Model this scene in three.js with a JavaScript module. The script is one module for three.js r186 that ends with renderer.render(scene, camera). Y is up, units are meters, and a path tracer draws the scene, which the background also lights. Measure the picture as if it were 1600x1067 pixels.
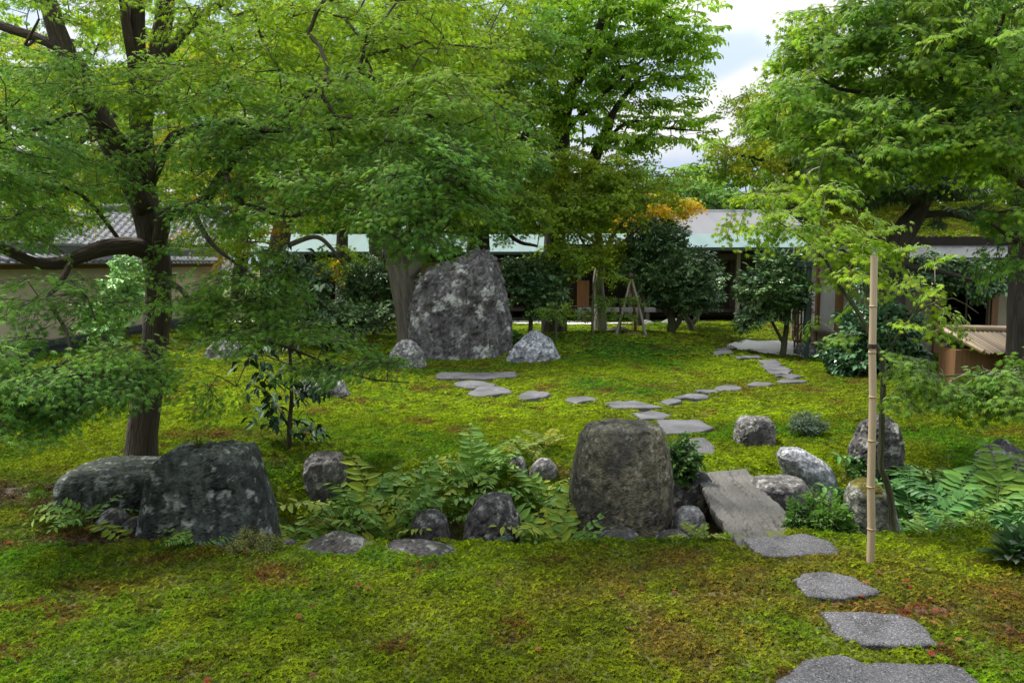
import * as THREE from 'three';
import { mergeGeometries } from 'three/addons/utils/BufferGeometryUtils.js';
import { createNoise3D } from 'simplex-noise';

// ---------------------------------------------------------------- camera, sky, sun, exposure
const IW = 1600, IH = 1067, FOC = 1244, PITCH = 5.65 * Math.PI / 180, EYE = 2.0;
const scene = new THREE.Scene();
const camera = new THREE.PerspectiveCamera(2 * Math.atan(IH / 2 / FOC) * 180 / Math.PI, IW / IH, 0.1, 600);
camera.position.set(0, EYE, 0);
camera.rotation.x = -PITCH;
const renderer = new THREE.WebGLRenderer({ antialias: true });
renderer.setSize(1024, 682);
renderer.toneMapping = THREE.LinearToneMapping;
renderer.toneMappingExposure = 2.32;
renderer.shadowMap.enabled = true;
document.body.appendChild(renderer.domElement);

const rng = (seed) => () => { seed = (seed + 0x6d2b79f5) | 0; let t = Math.imul(seed ^ (seed >>> 15), 1 | seed); t = (t + Math.imul(t ^ (t >>> 7), 61 | t)) ^ t; return ((t ^ (t >>> 14)) >>> 0) / 4294967296; };
const n3 = createNoise3D(rng(7));
const clamp = (x, a = 0, b = 1) => Math.min(b, Math.max(a, x));
const lerp = (a, b, t) => a + (b - a) * t;
const sstep = (a, b, x) => { const t = clamp((x - a) / (b - a)); return t * t * (3 - 2 * t); };
const fbm = (x, y, z, o = 4) => { let a = 0.5, s = 0; for (let i = 0; i < o; i++) { s += a * n3(x, y, z); x = x * 2.03 + 17.1; y = y * 2.03 + 3.7; z = z * 2.03 + 9.2; a *= 0.5; } return s; };
const ridged = (x, y, z, o = 4) => { let a = 0.5, s = 0; for (let i = 0; i < o; i++) { s += a * (1 - 2 * Math.abs(n3(x, y, z))); x = x * 2.1 + 7.1; y = y * 2.1 + 13.7; z = z * 2.1 + 5.2; a *= 0.5; } return s; };
const mix3 = (a, b, t) => [lerp(a[0], b[0], t), lerp(a[1], b[1], t), lerp(a[2], b[2], t)];

{ // a bright overcast sky with thinner, bluer places in the cloud
  const w = 1024, h = 512, data = new Float32Array(w * h * 4);
  for (let j = 0; j < h; j++) for (let i = 0; i < w; i++) {
    const e = ((j + 0.5) / h - 0.5) * Math.PI, a = ((i + 0.5) / w - 0.5) * 2 * Math.PI;
    const x = Math.cos(a) * Math.cos(e), y = Math.sin(e), z = Math.sin(a) * Math.cos(e);
    const k = 1 / (Math.max(y, 0) + 0.28), c = fbm(x * k * 1.6 + 4.4, 2.1, z * k * 1.6 + 1.3, 6), c2 = fbm(x * k * 0.7 + 1, 9.1, z * k * 0.7, 4);
    const thin = sstep(0.02, 0.42, c * 0.8 + c2 * 0.7 + 0.1);
    const L = (1 + 2 * Math.max(0, y)) / 3 * 1.0;
    const col = mix3([1.0, 1.0, 1.0], [0.60, 0.74, 0.98], thin * 0.85);
    const o = (j * w + i) * 4;
    for (let q = 0; q < 3; q++) data[o + q] = y < 0 ? 0.12 : L * col[q];
    data[o + 3] = 1;
  }
  const sky = new THREE.DataTexture(data, w, h, THREE.RGBAFormat, THREE.FloatType);
  sky.mapping = THREE.EquirectangularReflectionMapping;
  sky.magFilter = THREE.LinearFilter;
  sky.needsUpdate = true;
  scene.background = sky;
  scene.environment = sky;
}
const sun = new THREE.DirectionalLight(new THREE.Color(1.0, 0.95, 0.85), 2.8);
sun.name = 'sun';
sun.position.set(-10, 22, -15.5);
sun.target.position.set(0, 0, -10);
sun.castShadow = true;
sun.shadow.radius = 8;
sun.shadow.mapSize.set(2048, 2048);
Object.assign(sun.shadow.camera, { left: -35, right: 35, top: 35, bottom: -35, near: 0.5, far: 120 });
scene.add(sun, sun.target);

// ---------------------------------------------------------------- helpers
const V = (x, y, z) => new THREE.Vector3(x, y, z);
const cp = Math.cos(PITCH), sp = Math.sin(PITCH);
function ray(px, py) { const x = (px - IW / 2) / FOC, y = -(py - IH / 2) / FOC; return V(x, y * cp - sp, -cp - y * sp); }
const at = (px, py, d) => { const r = ray(px, py), k = d / -r.z; return V(r.x * k, EYE + r.y * k, -d); };   // the point d metres into the garden seen at a pixel
const onGround = (px, py) => {                                                             // where a line of sight meets the ground
  const r = ray(px, py); let k = 2 / -r.z, s = 0.05;
  for (let i = 0; i < 2600; i++) { const y = EYE + r.y * k; if (y <= ground(r.x * k, r.z * k)) break; k += s; }
  return V(r.x * k, ground(r.x * k, r.z * k), r.z * k);
};
const used = {};
const numbered = (n) => { const k = used[n] = (used[n] || 0) + 1; return k === 1 ? n : n + '_' + String(k - 1).padStart(3, '0'); };
function tag(o, label, category, group) { o.userData.label = label; if (category) o.userData.category = category; if (group) o.userData.group = group; return o; }
function thing(name, label, category, pos = [0, 0, 0], turn = 0, group) {
  const o = new THREE.Group(); o.name = numbered(name); o.position.set(...(pos.isVector3 ? pos.toArray() : pos)); o.rotation.y = turn;
  tag(o, label, category, group); scene.add(o); return o;
}
function part(parent, name, geo, mat, label, kind) {
  const m = new THREE.Mesh(geo, mat); m.name = name; m.castShadow = m.receiveShadow = true;
  if (label) m.userData.label = label; if (kind) m.userData.kind = kind;
  parent.add(m); return m;
}
function struct(name, geo, mat, kind = 'structure') { const m = new THREE.Mesh(geo, mat); m.name = name; m.castShadow = m.receiveShadow = true; m.userData.kind = kind; scene.add(m); return m; }
function instances(name, geo, mat, mats, cols, parent = scene, kind = 'stuff') {
  const m = new THREE.InstancedMesh(geo, mat, mats.length); m.name = name; m.castShadow = m.receiveShadow = true;
  mats.forEach((x, i) => m.setMatrixAt(i, x));
  const c = new THREE.Color();
  if (cols) cols.forEach((x, i) => m.setColorAt(i, c.setRGB(...x)));
  m.userData.kind = kind; parent.add(m); return m;
}
class Tri {                                                                                 // collects single triangles and quads with a colour each
  constructor() { this.p = []; this.n = []; this.c = []; }
  tri(a, b, c, col, nrm) {
    const f = V(0, 0, 0).crossVectors(V(b.x - a.x, b.y - a.y, b.z - a.z), V(c.x - a.x, c.y - a.y, c.z - a.z)), n = nrm || f.normalize();
    if (nrm && f.dot(nrm) < 0) [b, c] = [c, b];
    for (const v of [a, b, c]) { this.p.push(v.x, v.y, v.z); this.n.push(n.x, n.y, n.z); this.c.push(...col); }
  }
  quad(a, b, c, d, col, nrm) { this.tri(a, b, c, col, nrm); this.tri(a, c, d, col, nrm); }
  rod(a, b, ra, rb, col, sides = 3) {
    const t = b.clone().sub(a).normalize(), u = (Math.abs(t.y) < 0.9 ? V(0, 1, 0) : V(1, 0, 0)).cross(t).normalize(), w = t.clone().cross(u);
    const ring = (c, r) => Array.from({ length: sides }, (_, i) => c.clone().addScaledVector(u, r * Math.cos(i / sides * 6.2832)).addScaledVector(w, r * Math.sin(i / sides * 6.2832)));
    const A = ring(a, ra), B = ring(b, rb);
    for (let i = 0; i < sides; i++) { const j = (i + 1) % sides; this.quad(A[i], A[j], B[j], B[i], col); }
  }
  geo() {
    const g = new THREE.BufferGeometry();
    g.setAttribute('position', new THREE.Float32BufferAttribute(this.p, 3)); g.setAttribute('normal', new THREE.Float32BufferAttribute(this.n, 3)); g.setAttribute('color', new THREE.Float32BufferAttribute(this.c, 3));
    return g;
  }
}
const hash2 = (x, y, s) => { let h = Math.imul(x, 374761393) ^ Math.imul(y, 668265263) ^ Math.imul(s, 974634777); h = Math.imul(h ^ (h >>> 13), 1274126177); return ((h ^ (h >>> 16)) >>> 0) / 4294967296; };
function pn(u, v, fx, fy, s) {                                                              // value noise that tiles over 0..1
  const x = u * fx, y = v * fy, ix = Math.floor(x), iy = Math.floor(y), a = x - ix, b = y - iy, sx = a * a * (3 - 2 * a), sy = b * b * (3 - 2 * b);
  const m = (k, f) => ((k % f) + f) % f, h = (i, j) => hash2(m(i, fx), m(j, fy), s);
  return lerp(lerp(h(ix, iy), h(ix + 1, iy), sx), lerp(h(ix, iy + 1), h(ix + 1, iy + 1), sx), sy);
}
const pf = (u, v, fx, fy, s, o = 4) => { let a = 0.5, t = 0; for (let i = 0; i < o; i++) { t += a * pn(u, v, fx, fy, s + i); fx *= 2; fy *= 2; a *= 0.5; } return t; };
function tex(size, fn, rx = 1, ry = 1, srgb = false) {
  const data = new Uint8Array(size * size * 4);
  for (let j = 0; j < size; j++) for (let i = 0; i < size; i++) {
    const c = fn(i / size, j / size), o = (j * size + i) * 4;
    for (let k = 0; k < 3; k++) { const x = clamp(typeof c === 'number' ? c : c[k]); data[o + k] = 255 * (srgb ? (x <= 0.0031308 ? 12.92 * x : 1.055 * Math.pow(x, 1 / 2.4) - 0.055) : x); }
    data[o + 3] = 255;
  }
  const t = new THREE.DataTexture(data, size, size); t.wrapS = t.wrapT = THREE.RepeatWrapping; t.repeat.set(rx, ry);
  t.magFilter = THREE.LinearFilter; t.minFilter = THREE.LinearMipmapLinearFilter; if (srgb) t.colorSpace = THREE.SRGBColorSpace; t.needsUpdate = true; return t;
}
const std = (o) => new THREE.MeshStandardMaterial({ roughness: 0.9, ...o });
function boxGeo(x0, x1, y0, y1, z0, z1) {                                                   // a box with uv in metres
  const g = new THREE.BoxGeometry(x1 - x0, y1 - y0, z1 - z0); g.translate((x0 + x1) / 2, (y0 + y1) / 2, (z0 + z1) / 2);
  const p = g.attributes.position, n = g.attributes.normal, uv = g.attributes.uv;
  for (let i = 0; i < p.count; i++) { const X = p.getX(i), Y = p.getY(i), Z = p.getZ(i); if (Math.abs(n.getX(i)) > 0.5) uv.setXY(i, Z, Y); else if (Math.abs(n.getY(i)) > 0.5) uv.setXY(i, X, Z); else uv.setXY(i, X, Y); }
  return g;
}
function tubeGeo(pts, rads, { seg = 24, sides = 10, rough = 0, seed = 0, cap = true } = {}) {
  const c = new THREE.CatmullRomCurve3(pts, false, 'catmullrom', 0.5), pos = [], uv = [], idx = [];
  let u = null, len = 0, prev = null;
  for (let i = 0; i <= seg; i++) {
    const t = i / seg, q = c.getPoint(t), T = c.getTangent(t);
    if (!u) u = (Math.abs(T.z) < 0.9 ? V(0, 0, 1) : V(1, 0, 0)); u = u.clone().addScaledVector(T, -u.dot(T)).normalize();
    const w = T.clone().cross(u), f = t * (rads.length - 1), k = Math.min(rads.length - 2, Math.floor(f)), r = lerp(rads[k], rads[k + 1], f - k);
    if (prev) len += q.distanceTo(prev); prev = q;
    for (let j = 0; j <= sides; j++) {
      const a = j / sides * Math.PI * 2, ca = Math.cos(a), sa = Math.sin(a), ja = j % sides / sides * Math.PI * 2;
      const rr = r * (1 + rough * (fbm(Math.cos(ja) * 1.6 + seed, len * 1.3 / Math.max(0.1, rads[0] * 4), Math.sin(ja) * 1.6, 4)));
      pos.push(q.x + (u.x * ca + w.x * sa) * rr, q.y + (u.y * ca + w.y * sa) * rr, q.z + (u.z * ca + w.z * sa) * rr);
      uv.push(j / sides * Math.max(0.05, rads[0] * 6.28), len);
    }
  }
  for (let i = 0; i < seg; i++) for (let j = 0; j < sides; j++) { const a = i * (sides + 1) + j, b = a + sides + 1; idx.push(a, b, a + 1, a + 1, b, b + 1); }
  if (cap) for (const [row, flip] of [[0, true], [seg, false]]) {
    const q = c.getPoint(row / seg), n = pos.length / 3; pos.push(q.x, q.y, q.z); uv.push(0, 0);
    for (let j = 0; j < sides; j++) { const a = row * (sides + 1) + j; flip ? idx.push(n, a, a + 1) : idx.push(n, a + 1, a); }
  }
  const g = new THREE.BufferGeometry();
  g.setAttribute('position', new THREE.Float32BufferAttribute(pos, 3)); g.setAttribute('uv', new THREE.Float32BufferAttribute(uv, 2)); g.setIndex(idx); g.computeVertexNormals();
  // close the seam in the normals
  const N = g.attributes.normal; for (let i = 0; i <= seg; i++) { const a = i * (sides + 1), b = a + sides, x = N.getX(a) + N.getX(b), y = N.getY(a) + N.getY(b), z = N.getZ(a) + N.getZ(b), l = Math.hypot(x, y, z) || 1; N.setXYZ(a, x / l, y / l, z / l); N.setXYZ(b, x / l, y / l, z / l); }
  return g;
}
// ---------------------------------------------------------------- the ground: moss field with a planted ditch across it
const bump2 = (x, z, cx, cz, sx, sz, h) => h * Math.exp(-((x - cx) ** 2) / (2 * sx * sx) - ((z - cz) ** 2) / (2 * sz * sz));
const ditchNear = (x) => 5.5 + 0.07 * x + 0.07 * n3(x * 0.7, 3.3, 0), ditchFar = (x) => 7.95 + 0.16 * n3(x * 0.55, 8.3, 0) + 0.25 * sstep(1.5, 4, x);
function ditch(x, z) {                                                                      // 0..1, how far down the ditch a place lies
  const t = (-z - ditchNear(x)) / (ditchFar(x) - ditchNear(x));
  return t <= 0 || t >= 1 ? 0 : sstep(0, 0.16, t) * (1 - sstep(0.55, 1.0, t)) * sstep(-2.45, -1.7, x);
}
function ground(x, z) {
  let y = 0.05 * fbm(x * 0.22, 1.5, z * 0.22, 3) + (0.014 * n3(x * 1.3, 4, z * 1.3) + 0.022 * Math.abs(n3(x * 1.9, 14, z * 2.3)) + 0.012 * n3(x * 4.2, 24, z * 4.2)) * sstep(40, 18, -z);
  y += bump2(x, z, 2.3, -18.6, 2.0, 2.1, 0.3) + bump2(x, z, -5.5, -10.5, 2.5, 2.5, 0.14) + bump2(x, z, 6.6, -23.5, 2.2, 1.3, 0.14) + bump2(x, z, -2.55, -8.1, 0.5, 0.35, 0.08) + bump2(x, z, -1.2, -4.4, 1.8, 0.6, 0.02);
  y -= bump2(x, z, 5.6, -17.3, 0.9, 1.6, 0.1);
  y -= 0.5 * ditch(x, z) + bump2(x, z, -2.9, -6.0, 0.8, 0.4, 0.06);
  return y;
}
// what grows where: green, yellow-green, brown and rusty moss, and bare earth
const MOSS = { green: [0.052, 0.148, 0.003], lime: [0.162, 0.252, 0.002], olive: [0.115, 0.165, 0.003], brown: [0.115, 0.075, 0.014], rust: [0.085, 0.026, 0.010], earth: [0.045, 0.024, 0.014] };
const blobs = [];
for (const [px, py, rx, rz, kind, w] of [
  [150, 1000, 1.4, 1.0, 'green', 0.8], [400, 930, 1.4, 0.5, 'green', 0.8], [150, 870, 1.0, 0.5, 'green', 0.9], [700, 900, 0.9, 0.4, 'lime', 0.4], [1000, 990, 1.2, 0.9, 'olive', 0.7], [1130, 900, 0.8, 0.35, 'brown', 0.45], [1350, 900, 0.9, 0.35, 'brown', 0.4],
  [900, 930, 0.6, 0.3, 'brown', 0.4], [300, 900, 0.6, 0.25, 'brown', 0.35], [1500, 870, 0.7, 0.35, 'lime', 0.5], [1560, 950, 0.5, 0.25, 'rust', 0.5], [1420, 955, 0.35, 0.12, 'rust', 0.65], [1570, 1000, 0.5, 0.2, 'rust', 0.55], [1320, 955, 0.3, 0.08, 'rust', 0.6],
  [480, 960, 1.3, 0.6, 'olive', 0.9], [760, 990, 1.1, 0.7, 'olive', 0.9], [560, 880, 0.8, 0.2, 'green', 0.5], [1050, 950, 0.9, 0.5, 'brown', 0.4], [100, 775, 0.6, 0.35, 'earth', 1.5], [180, 822, 0.5, 0.25, 'earth', 1.4], [300, 860, 0.5, 0.2, 'rust', 0.5], [395, 690, 0.5, 0.3, 'earth', 1.6], [455, 715, 0.3, 0.2, 'earth', 0.8], [430, 720, 0.5, 0.35, 'olive', 0.7], [420, 900, 0.2, 0.1, 'rust', 0.5],
  [250, 650, 2.4, 1.6, 'lime', 0.85], [620, 640, 2.2, 1.4, 'lime', 0.6], [620, 690, 1.2, 0.6, 'green', 0.5], [700, 720, 1.4, 0.5, 'green', 0.45], [960, 560, 2.2, 1.8, 'green', 0.85], [1150, 580, 0.9, 1.8, 'lime', 0.8], [880, 640, 1.0, 0.6, 'lime', 0.5],
  [1300, 600, 1.8, 1.5, 'olive', 0.6], [1480, 630, 1.6, 1.4, 'olive', 0.7], [1400, 570, 1.6, 1.2, 'green', 0.5], [1150, 610, 0.7, 0.5, 'brown', 0.35], [720, 578, 1.2, 0.4, 'brown', 0.5], [900, 515, 3, 1.2, 'lime', 0.3], [1100, 540, 1.5, 1.0, 'olive', 0.6], [270, 560, 1.2, 1.0, 'lime', 0.7], [450, 505, 3, 2, 'lime', 0.8], [1200, 690, 0.6, 0.3, 'lime', 0.3],
]) { const r = ray(px, py), k = EYE / -r.y; blobs.push([r.x * k, r.z * k, rx, rz, MOSS[kind], w]); }
function mossColor(x, z) {
  const wx = x + 0.25 * n3(x * 1.1, 0, z * 1.1), wz = z + 0.25 * n3(x * 1.1, 7, z * 1.1);
  const a = fbm(x * 0.35, 20, z * 0.35, 3) + 0.35 * fbm(x * 1.9, 30, z * 1.9, 3), b = fbm(x * 0.8 + 40, 2, z * 0.8, 4);
  let c = mix3(MOSS.olive, a > 0 ? MOSS.lime : MOSS.green, clamp(Math.abs(a) * 2.2));
  for (const [bx, bz, rx, rz, col, w] of blobs) { const q = ((wx - bx) / rx) ** 2 + ((wz - bz) / rz) ** 2; if (q < 5) c = mix3(c, col, clamp(w * Math.exp(-q * 0.9) * (1 + 1.3 * n3(x * 2.2, bx, z * 2.2)))); }
  c = mix3(c, MOSS.brown, 0.7 * sstep(lerp(0.2, 0.34, sstep(5.5, 9, -z)), 0.5, b)); c = mix3(c, MOSS.rust, 0.75 * sstep(0.38, 0.55, fbm(x * 1.3, 60, z * 1.3, 4)));
  return c;
}
const barePolys = [], bareDiscs = [];                                                       // where stones lie, no moss grows
const inPoly = (x, z, P) => { let c = false; for (let i = 0, j = P.length - 1; i < P.length; j = i++) if ((P[i][1] > z) !== (P[j][1] > z) && x < (P[j][0] - P[i][0]) * (z - P[i][1]) / (P[j][1] - P[i][1]) + P[i][0]) c = !c; return c; };
const bare = (x, z) => bareDiscs.some(([cx, cz, rx, rz]) => ((x - cx) / rx) ** 2 + ((z - cz) / rz) ** 2 < 1) || barePolys.some((o) => x > o.x0 && x < o.x1 && z > o.z0 && z < o.z1 && inPoly(x, z, o.P));
function addBare(P) { barePolys.push({ P, x0: Math.min(...P.map((p) => p[0])), x1: Math.max(...P.map((p) => p[0])), z0: Math.min(...P.map((p) => p[1])), z1: Math.max(...P.map((p) => p[1])) }); }

{ // one sheet of ground, fine in the garden and coarse towards the horizon
  const zs = [], xs = [];
  for (let z = 4; z > -10; z -= 0.085) zs.push(z); for (let z = -10; z > -30; z -= 0.2) zs.push(z); for (let z = -30; z > -220; z *= 1.12) zs.push(z); zs.push(-220);
  for (let x = 0; x < 7; x += 0.09) xs.push(x); for (let x = 7; x < 16; x += 0.3) xs.push(x); for (let x = 16; x < 200; x *= 1.15) xs.push(x); xs.push(200);
  const X = [...xs.slice(1).reverse().map((x) => -x), ...xs], pos = [], col = [], uv = [], idx = [];
  for (const z of [40, ...zs]) for (const x of X) {
    const y = ground(x, z), m = mossColor(x, z), d = ditch(x, z);
    const soil = mix3([0.05, 0.036, 0.02], m, 0.5);
    pos.push(x, y, z); col.push(...mix3(soil, MOSS.earth, 0.8 * sstep(0.5, 0.9, d))); uv.push(x, z);
  }
  const n = X.length, rows = zs.length + 1;
  for (let i = 0; i < rows - 1; i++) for (let j = 0; j < n - 1; j++) { const a = i * n + j, b = a + n; idx.push(a, a + 1, b, a + 1, b + 1, b); }
  const g = new THREE.BufferGeometry(); g.setAttribute('position', new THREE.Float32BufferAttribute(pos, 3)); g.setAttribute('color', new THREE.Float32BufferAttribute(col, 3)); g.setAttribute('uv', new THREE.Float32BufferAttribute(uv, 2)); g.setIndex(idx); g.computeVertexNormals();
  const t = tex(256, (u, v) => 0.5 + 0.9 * (pf(u, v, 24, 24, 3, 4) - 0.47), 1.7, 1.7);
  struct('ground', g, std({ vertexColors: true, roughness: 1, bumpMap: t, bumpScale: 0.02, side: THREE.DoubleSide }));
}
// ---------------------------------------------------------------- stepping stones and rocks
const speck = tex(512, (u, v) => { const a = pn(u, v, 150, 150, 5), b = pn(u, v, 95, 95, 9), c = pf(u, v, 6, 6, 12, 4); const s = sstep(0.66, 0.86, a) * 0.75 + sstep(0.72, 0.9, b) * 0.5; return 0.30 + 0.75 * s + 0.35 * (c - 0.45) - 0.22 * sstep(0.55, 0.8, pn(u, v, 128, 128, 31)); }, 1.4, 1.4);
const speckBump = tex(512, (u, v) => 0.5 * pn(u, v, 150, 150, 5) + 0.5 * pn(u, v, 95, 95, 9), 1.4, 1.4);
const slateTex = tex(512, (u, v) => 0.42 + 0.6 * (pf(u, v, 5, 5, 41, 6) - 0.47) + 0.14 * (pn(u, v, 170, 170, 3) - 0.5) + 0.2 * sstep(0.6, 0.75, pf(u, v, 9, 9, 77, 5)), 0.9, 0.9);
const cobbleMat = std({ map: speck, color: new THREE.Color(0.195, 0.19, 0.205), bumpMap: speckBump, bumpScale: 0.004, roughness: 0.8 });
const slateMat = std({ map: slateTex, color: new THREE.Color(0.205, 0.2, 0.218), bumpMap: slateTex, bumpScale: 0.006, roughness: 0.75 });
const darkMat = std({ map: speck, color: new THREE.Color(0.15, 0.15, 0.165), bumpMap: slateTex, bumpScale: 0.012, roughness: 0.8 });
function slabGeo(P, h, thick, seed, round = 0.018, wob = 0.016, sub = 80) {                  // a flat stone with the outline P (x, z), its top at h above the ground
  const cx = P.reduce((s, p) => s + p[0], 0) / P.length, cz = P.reduce((s, p) => s + p[1], 0) / P.length, y0 = ground(cx, cz);
  const pts = []; for (let i = 0; i < P.length; i++) { const a = P[i], b = P[(i + 1) % P.length], L = Math.hypot(b[0] - a[0], b[1] - a[1]); const k = Math.max(2, Math.round(L / 0.022)); for (let j = 0; j < k; j++) pts.push([lerp(a[0], b[0], j / k), lerp(a[1], b[1], j / k)]); }
  let Q = pts; for (let r = 0; r < 1; r++) Q = Q.map((p, i) => { const a = Q[(i + Q.length - 1) % Q.length], b = Q[(i + 1) % Q.length]; return [(a[0] + 2 * p[0] + b[0]) / 4, (a[1] + 2 * p[1] + b[1]) / 4]; });
  Q = Q.map(([x, z]) => { const k = wob * (fbm(x * 7, seed, z * 7, 3) * 1.5 + 0.5 * fbm(x * 26, seed, z * 26, 2)), l = Math.hypot(x - cx, z - cz) || 1; return [x + (x - cx) / l * k, z + (z - cz) / l * k]; });
  const rings = [[0, 0], [0.25, 0], [0.5, 0], [0.7, 0], [0.85, 0.0005], [0.93, 0.12], [0.975, 0.45], [1, 1], [1.0, 1 + (thick - round) / round]], pos = [], uv = [], idx = [], n = Q.length;
  for (const [s, d] of rings) for (const [x, z] of Q) { const X = cx + (x - cx) * s, Z = cz + (z - cz) * s; pos.push(X, ground(cx + (X - cx) * 0.6, cz + (Z - cz) * 0.6) * 0.5 + y0 * 0.5 + h - d * round + 0.006 * fbm(X * 5, seed, Z * 5, 4), Z); uv.push(X, Z + d * round); }
  for (let i = 0; i < rings.length - 1; i++) for (let j = 0; j < n; j++) { const a = i * n + j, b = i * n + (j + 1) % n, c = a + n, d = b + n; idx.push(a, b, c, b, d, c); }
  const g = new THREE.BufferGeometry(); g.setAttribute('position', new THREE.Float32BufferAttribute(pos, 3)); g.setAttribute('uv', new THREE.Float32BufferAttribute(uv, 2)); g.setIndex(idx);
  const area = Q.reduce((s, p, i) => { const q = Q[(i + 1) % n]; return s + p[0] * q[1] - q[0] * p[1]; }, 0); if (area > 0) { for (let i = 0; i < idx.length; i += 3) { const t = idx[i]; idx[i] = idx[i + 1]; idx[i + 1] = t; } g.setIndex(idx); }
  g.computeVertexNormals(); return { g, c: V(cx, y0, cz), Q };
}
let stoneSeed = 1;
function steppingStone(name, label, pix, mat, h = 0.024, group = 'stepping stones set in the moss', shrink = 1) {
  const P = pix.map(([px, py]) => { const q = onGround(px, py); return [q.x, q.z]; });
  if (P[0][1] < -9) h = 0.055;
  const mx = P.reduce((a, p) => a + p[0], 0) / P.length, mz = P.reduce((a, p) => a + p[1], 0) / P.length; for (const p of P) { p[0] = mx + (p[0] - mx) * 1.03; p[1] = mz + (p[1] - mz) * 1.03; }
  const { g, c, Q } = slabGeo(P, h, 0.11, stoneSeed++ * 3.3);
  addBare(Q.map(([x, z]) => [c.x + (x - c.x) * 0.955, c.z + (z - c.z) * 0.955])); g.translate(-c.x, -c.y, -c.z);
  const m = new THREE.Mesh(g, mat); m.name = numbered(name); m.position.copy(c); m.castShadow = m.receiveShadow = true; tag(m, label, 'stepping stone', group); scene.add(m); return m;
}
const oval = (px0, px1, py0, py1, n = 14, k = 0) => Array.from({ length: n }, (_, i) => { const a = i / n * 6.2832, w = 1 + 0.1 * Math.sin(a * 2 + px0) + 0.06 * Math.sin(a * 3 + py0 + k); return [(px0 + px1) / 2 + (px1 - px0) / 2 * Math.cos(a) * w, (py0 + py1) / 2 + (py1 - py0) / 2 * Math.sin(a) * w]; });
const SS = 'stepping_stone';
steppingStone(SS, 'large dark wavy stepping stone cut off by the bottom edge of the view', [[1215, 1075], [1262, 1040], [1312, 1032], [1345, 1042], [1400, 1041], [1480, 1043], [1510, 1053], [1535, 1075], [1540, 1130], [1220, 1130]], darkMat);
steppingStone(SS, 'pebbled four-sided stepping stone, second from the bottom edge', [[1285, 963], [1340, 962], [1426, 970], [1444, 990], [1468, 1015], [1420, 1020], [1360, 1018], [1312, 1002]], cobbleMat);
steppingStone(SS, 'pebbled oval stepping stone in front of the bamboo pole', [[1241, 915], [1258, 904], [1295, 901], [1335, 908], [1365, 922], [1376, 934], [1358, 942], [1305, 944], [1266, 938]], cobbleMat);
steppingStone(SS, 'pebbled stepping stone at the near foot of the slab bridge', [[1163, 850], [1200, 842], [1260, 842], [1295, 850], [1318, 868], [1270, 872], [1190, 876]], cobbleMat);
steppingStone(SS, 'pebbled stepping stone beyond the far end of the slab bridge', [[1070, 690], [1098, 687], [1116, 700], [1121, 713], [1085, 718], [1060, 705]], cobbleMat);
steppingStone(SS, 'broad grey stepping stone just behind the leafy shrub beside the round rock', [[1026, 662], [1092, 664], [1115, 676], [1085, 682], [1042, 683]], slateMat);
steppingStone(SS, 'narrow grey stepping stone close behind the round-topped rock', [[990, 650], [1020, 648], [1051, 652], [1035, 661], [1002, 659]], slateMat);
steppingStone(SS, 'long pale stepping stone where the two lines of stones meet', [[945, 634], [990, 631], [1036, 641], [1000, 644], [960, 642]], slateMat);
steppingStone(SS, 'small oval stepping stone midway between the plank stone and the junction', oval(883, 931, 625, 634), slateMat);
steppingStone(SS, 'oval stepping stone third from the long plank stone', oval(808, 860, 617, 628), slateMat);
steppingStone(SS, 'wide rounded stepping stone, the nearer of two before the plank stone', oval(732, 798, 610, 624), slateMat);
steppingStone(SS, 'rounded stepping stone touching the front of the long plank stone', oval(710, 773, 599, 611), slateMat);
steppingStone('plank_stone', 'long straight plank stone lying before the great rock', [[681, 592], [686, 588], [804, 586], [807, 593], [770, 596], [685, 598]], cobbleMat, 0.06);
const far = [[[1033, 1064, 629, 637], 'tiny oval stepping stone right of the junction stone'], [[1054, 1112, 621, 629], 'thin long stepping stone, second beyond the junction stone'], [[1088, 1126, 613, 619], 'short pale stepping stone, third beyond the junction stone'], [[1120, 1159, 608, 615], 'grey stepping stone, fourth beyond the junction stone'], [[1168, 1209, 602, 608], 'pale angular stepping stone where the far line turns left'], [[1211, 1264, 597, 602], 'rightmost long thin stepping stone of the far line'], [[1213, 1254, 589, 594], 'thin pale stepping stone above the rightmost one']];
for (const [b, l] of far) steppingStone(SS, l, oval(...b), slateMat);
steppingStone(SS, 'squarish grey paving stone nearest to the gravel in the far line', [[1186, 575], [1215, 574], [1238, 583], [1232, 588], [1205, 587]], slateMat);
steppingStone(SS, 'small square paving stone just before the gravel', [[1184, 566], [1213, 566], [1222, 573], [1196, 574]], slateMat);
steppingStone(SS, 'flat pale paving stone left of the gravel, lower one', [[1148, 561], [1185, 560], [1190, 565], [1155, 565]], slateMat);
steppingStone(SS, 'flat pale paving stone left of the gravel, middle one', [[1112, 552], [1140, 550], [1146, 557], [1118, 558]], slateMat);
steppingStone(SS, 'flat pale paving stone left of the gravel, farthest one', [[1118, 547], [1146, 545], [1152, 549], [1124, 550]], slateMat);

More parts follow.
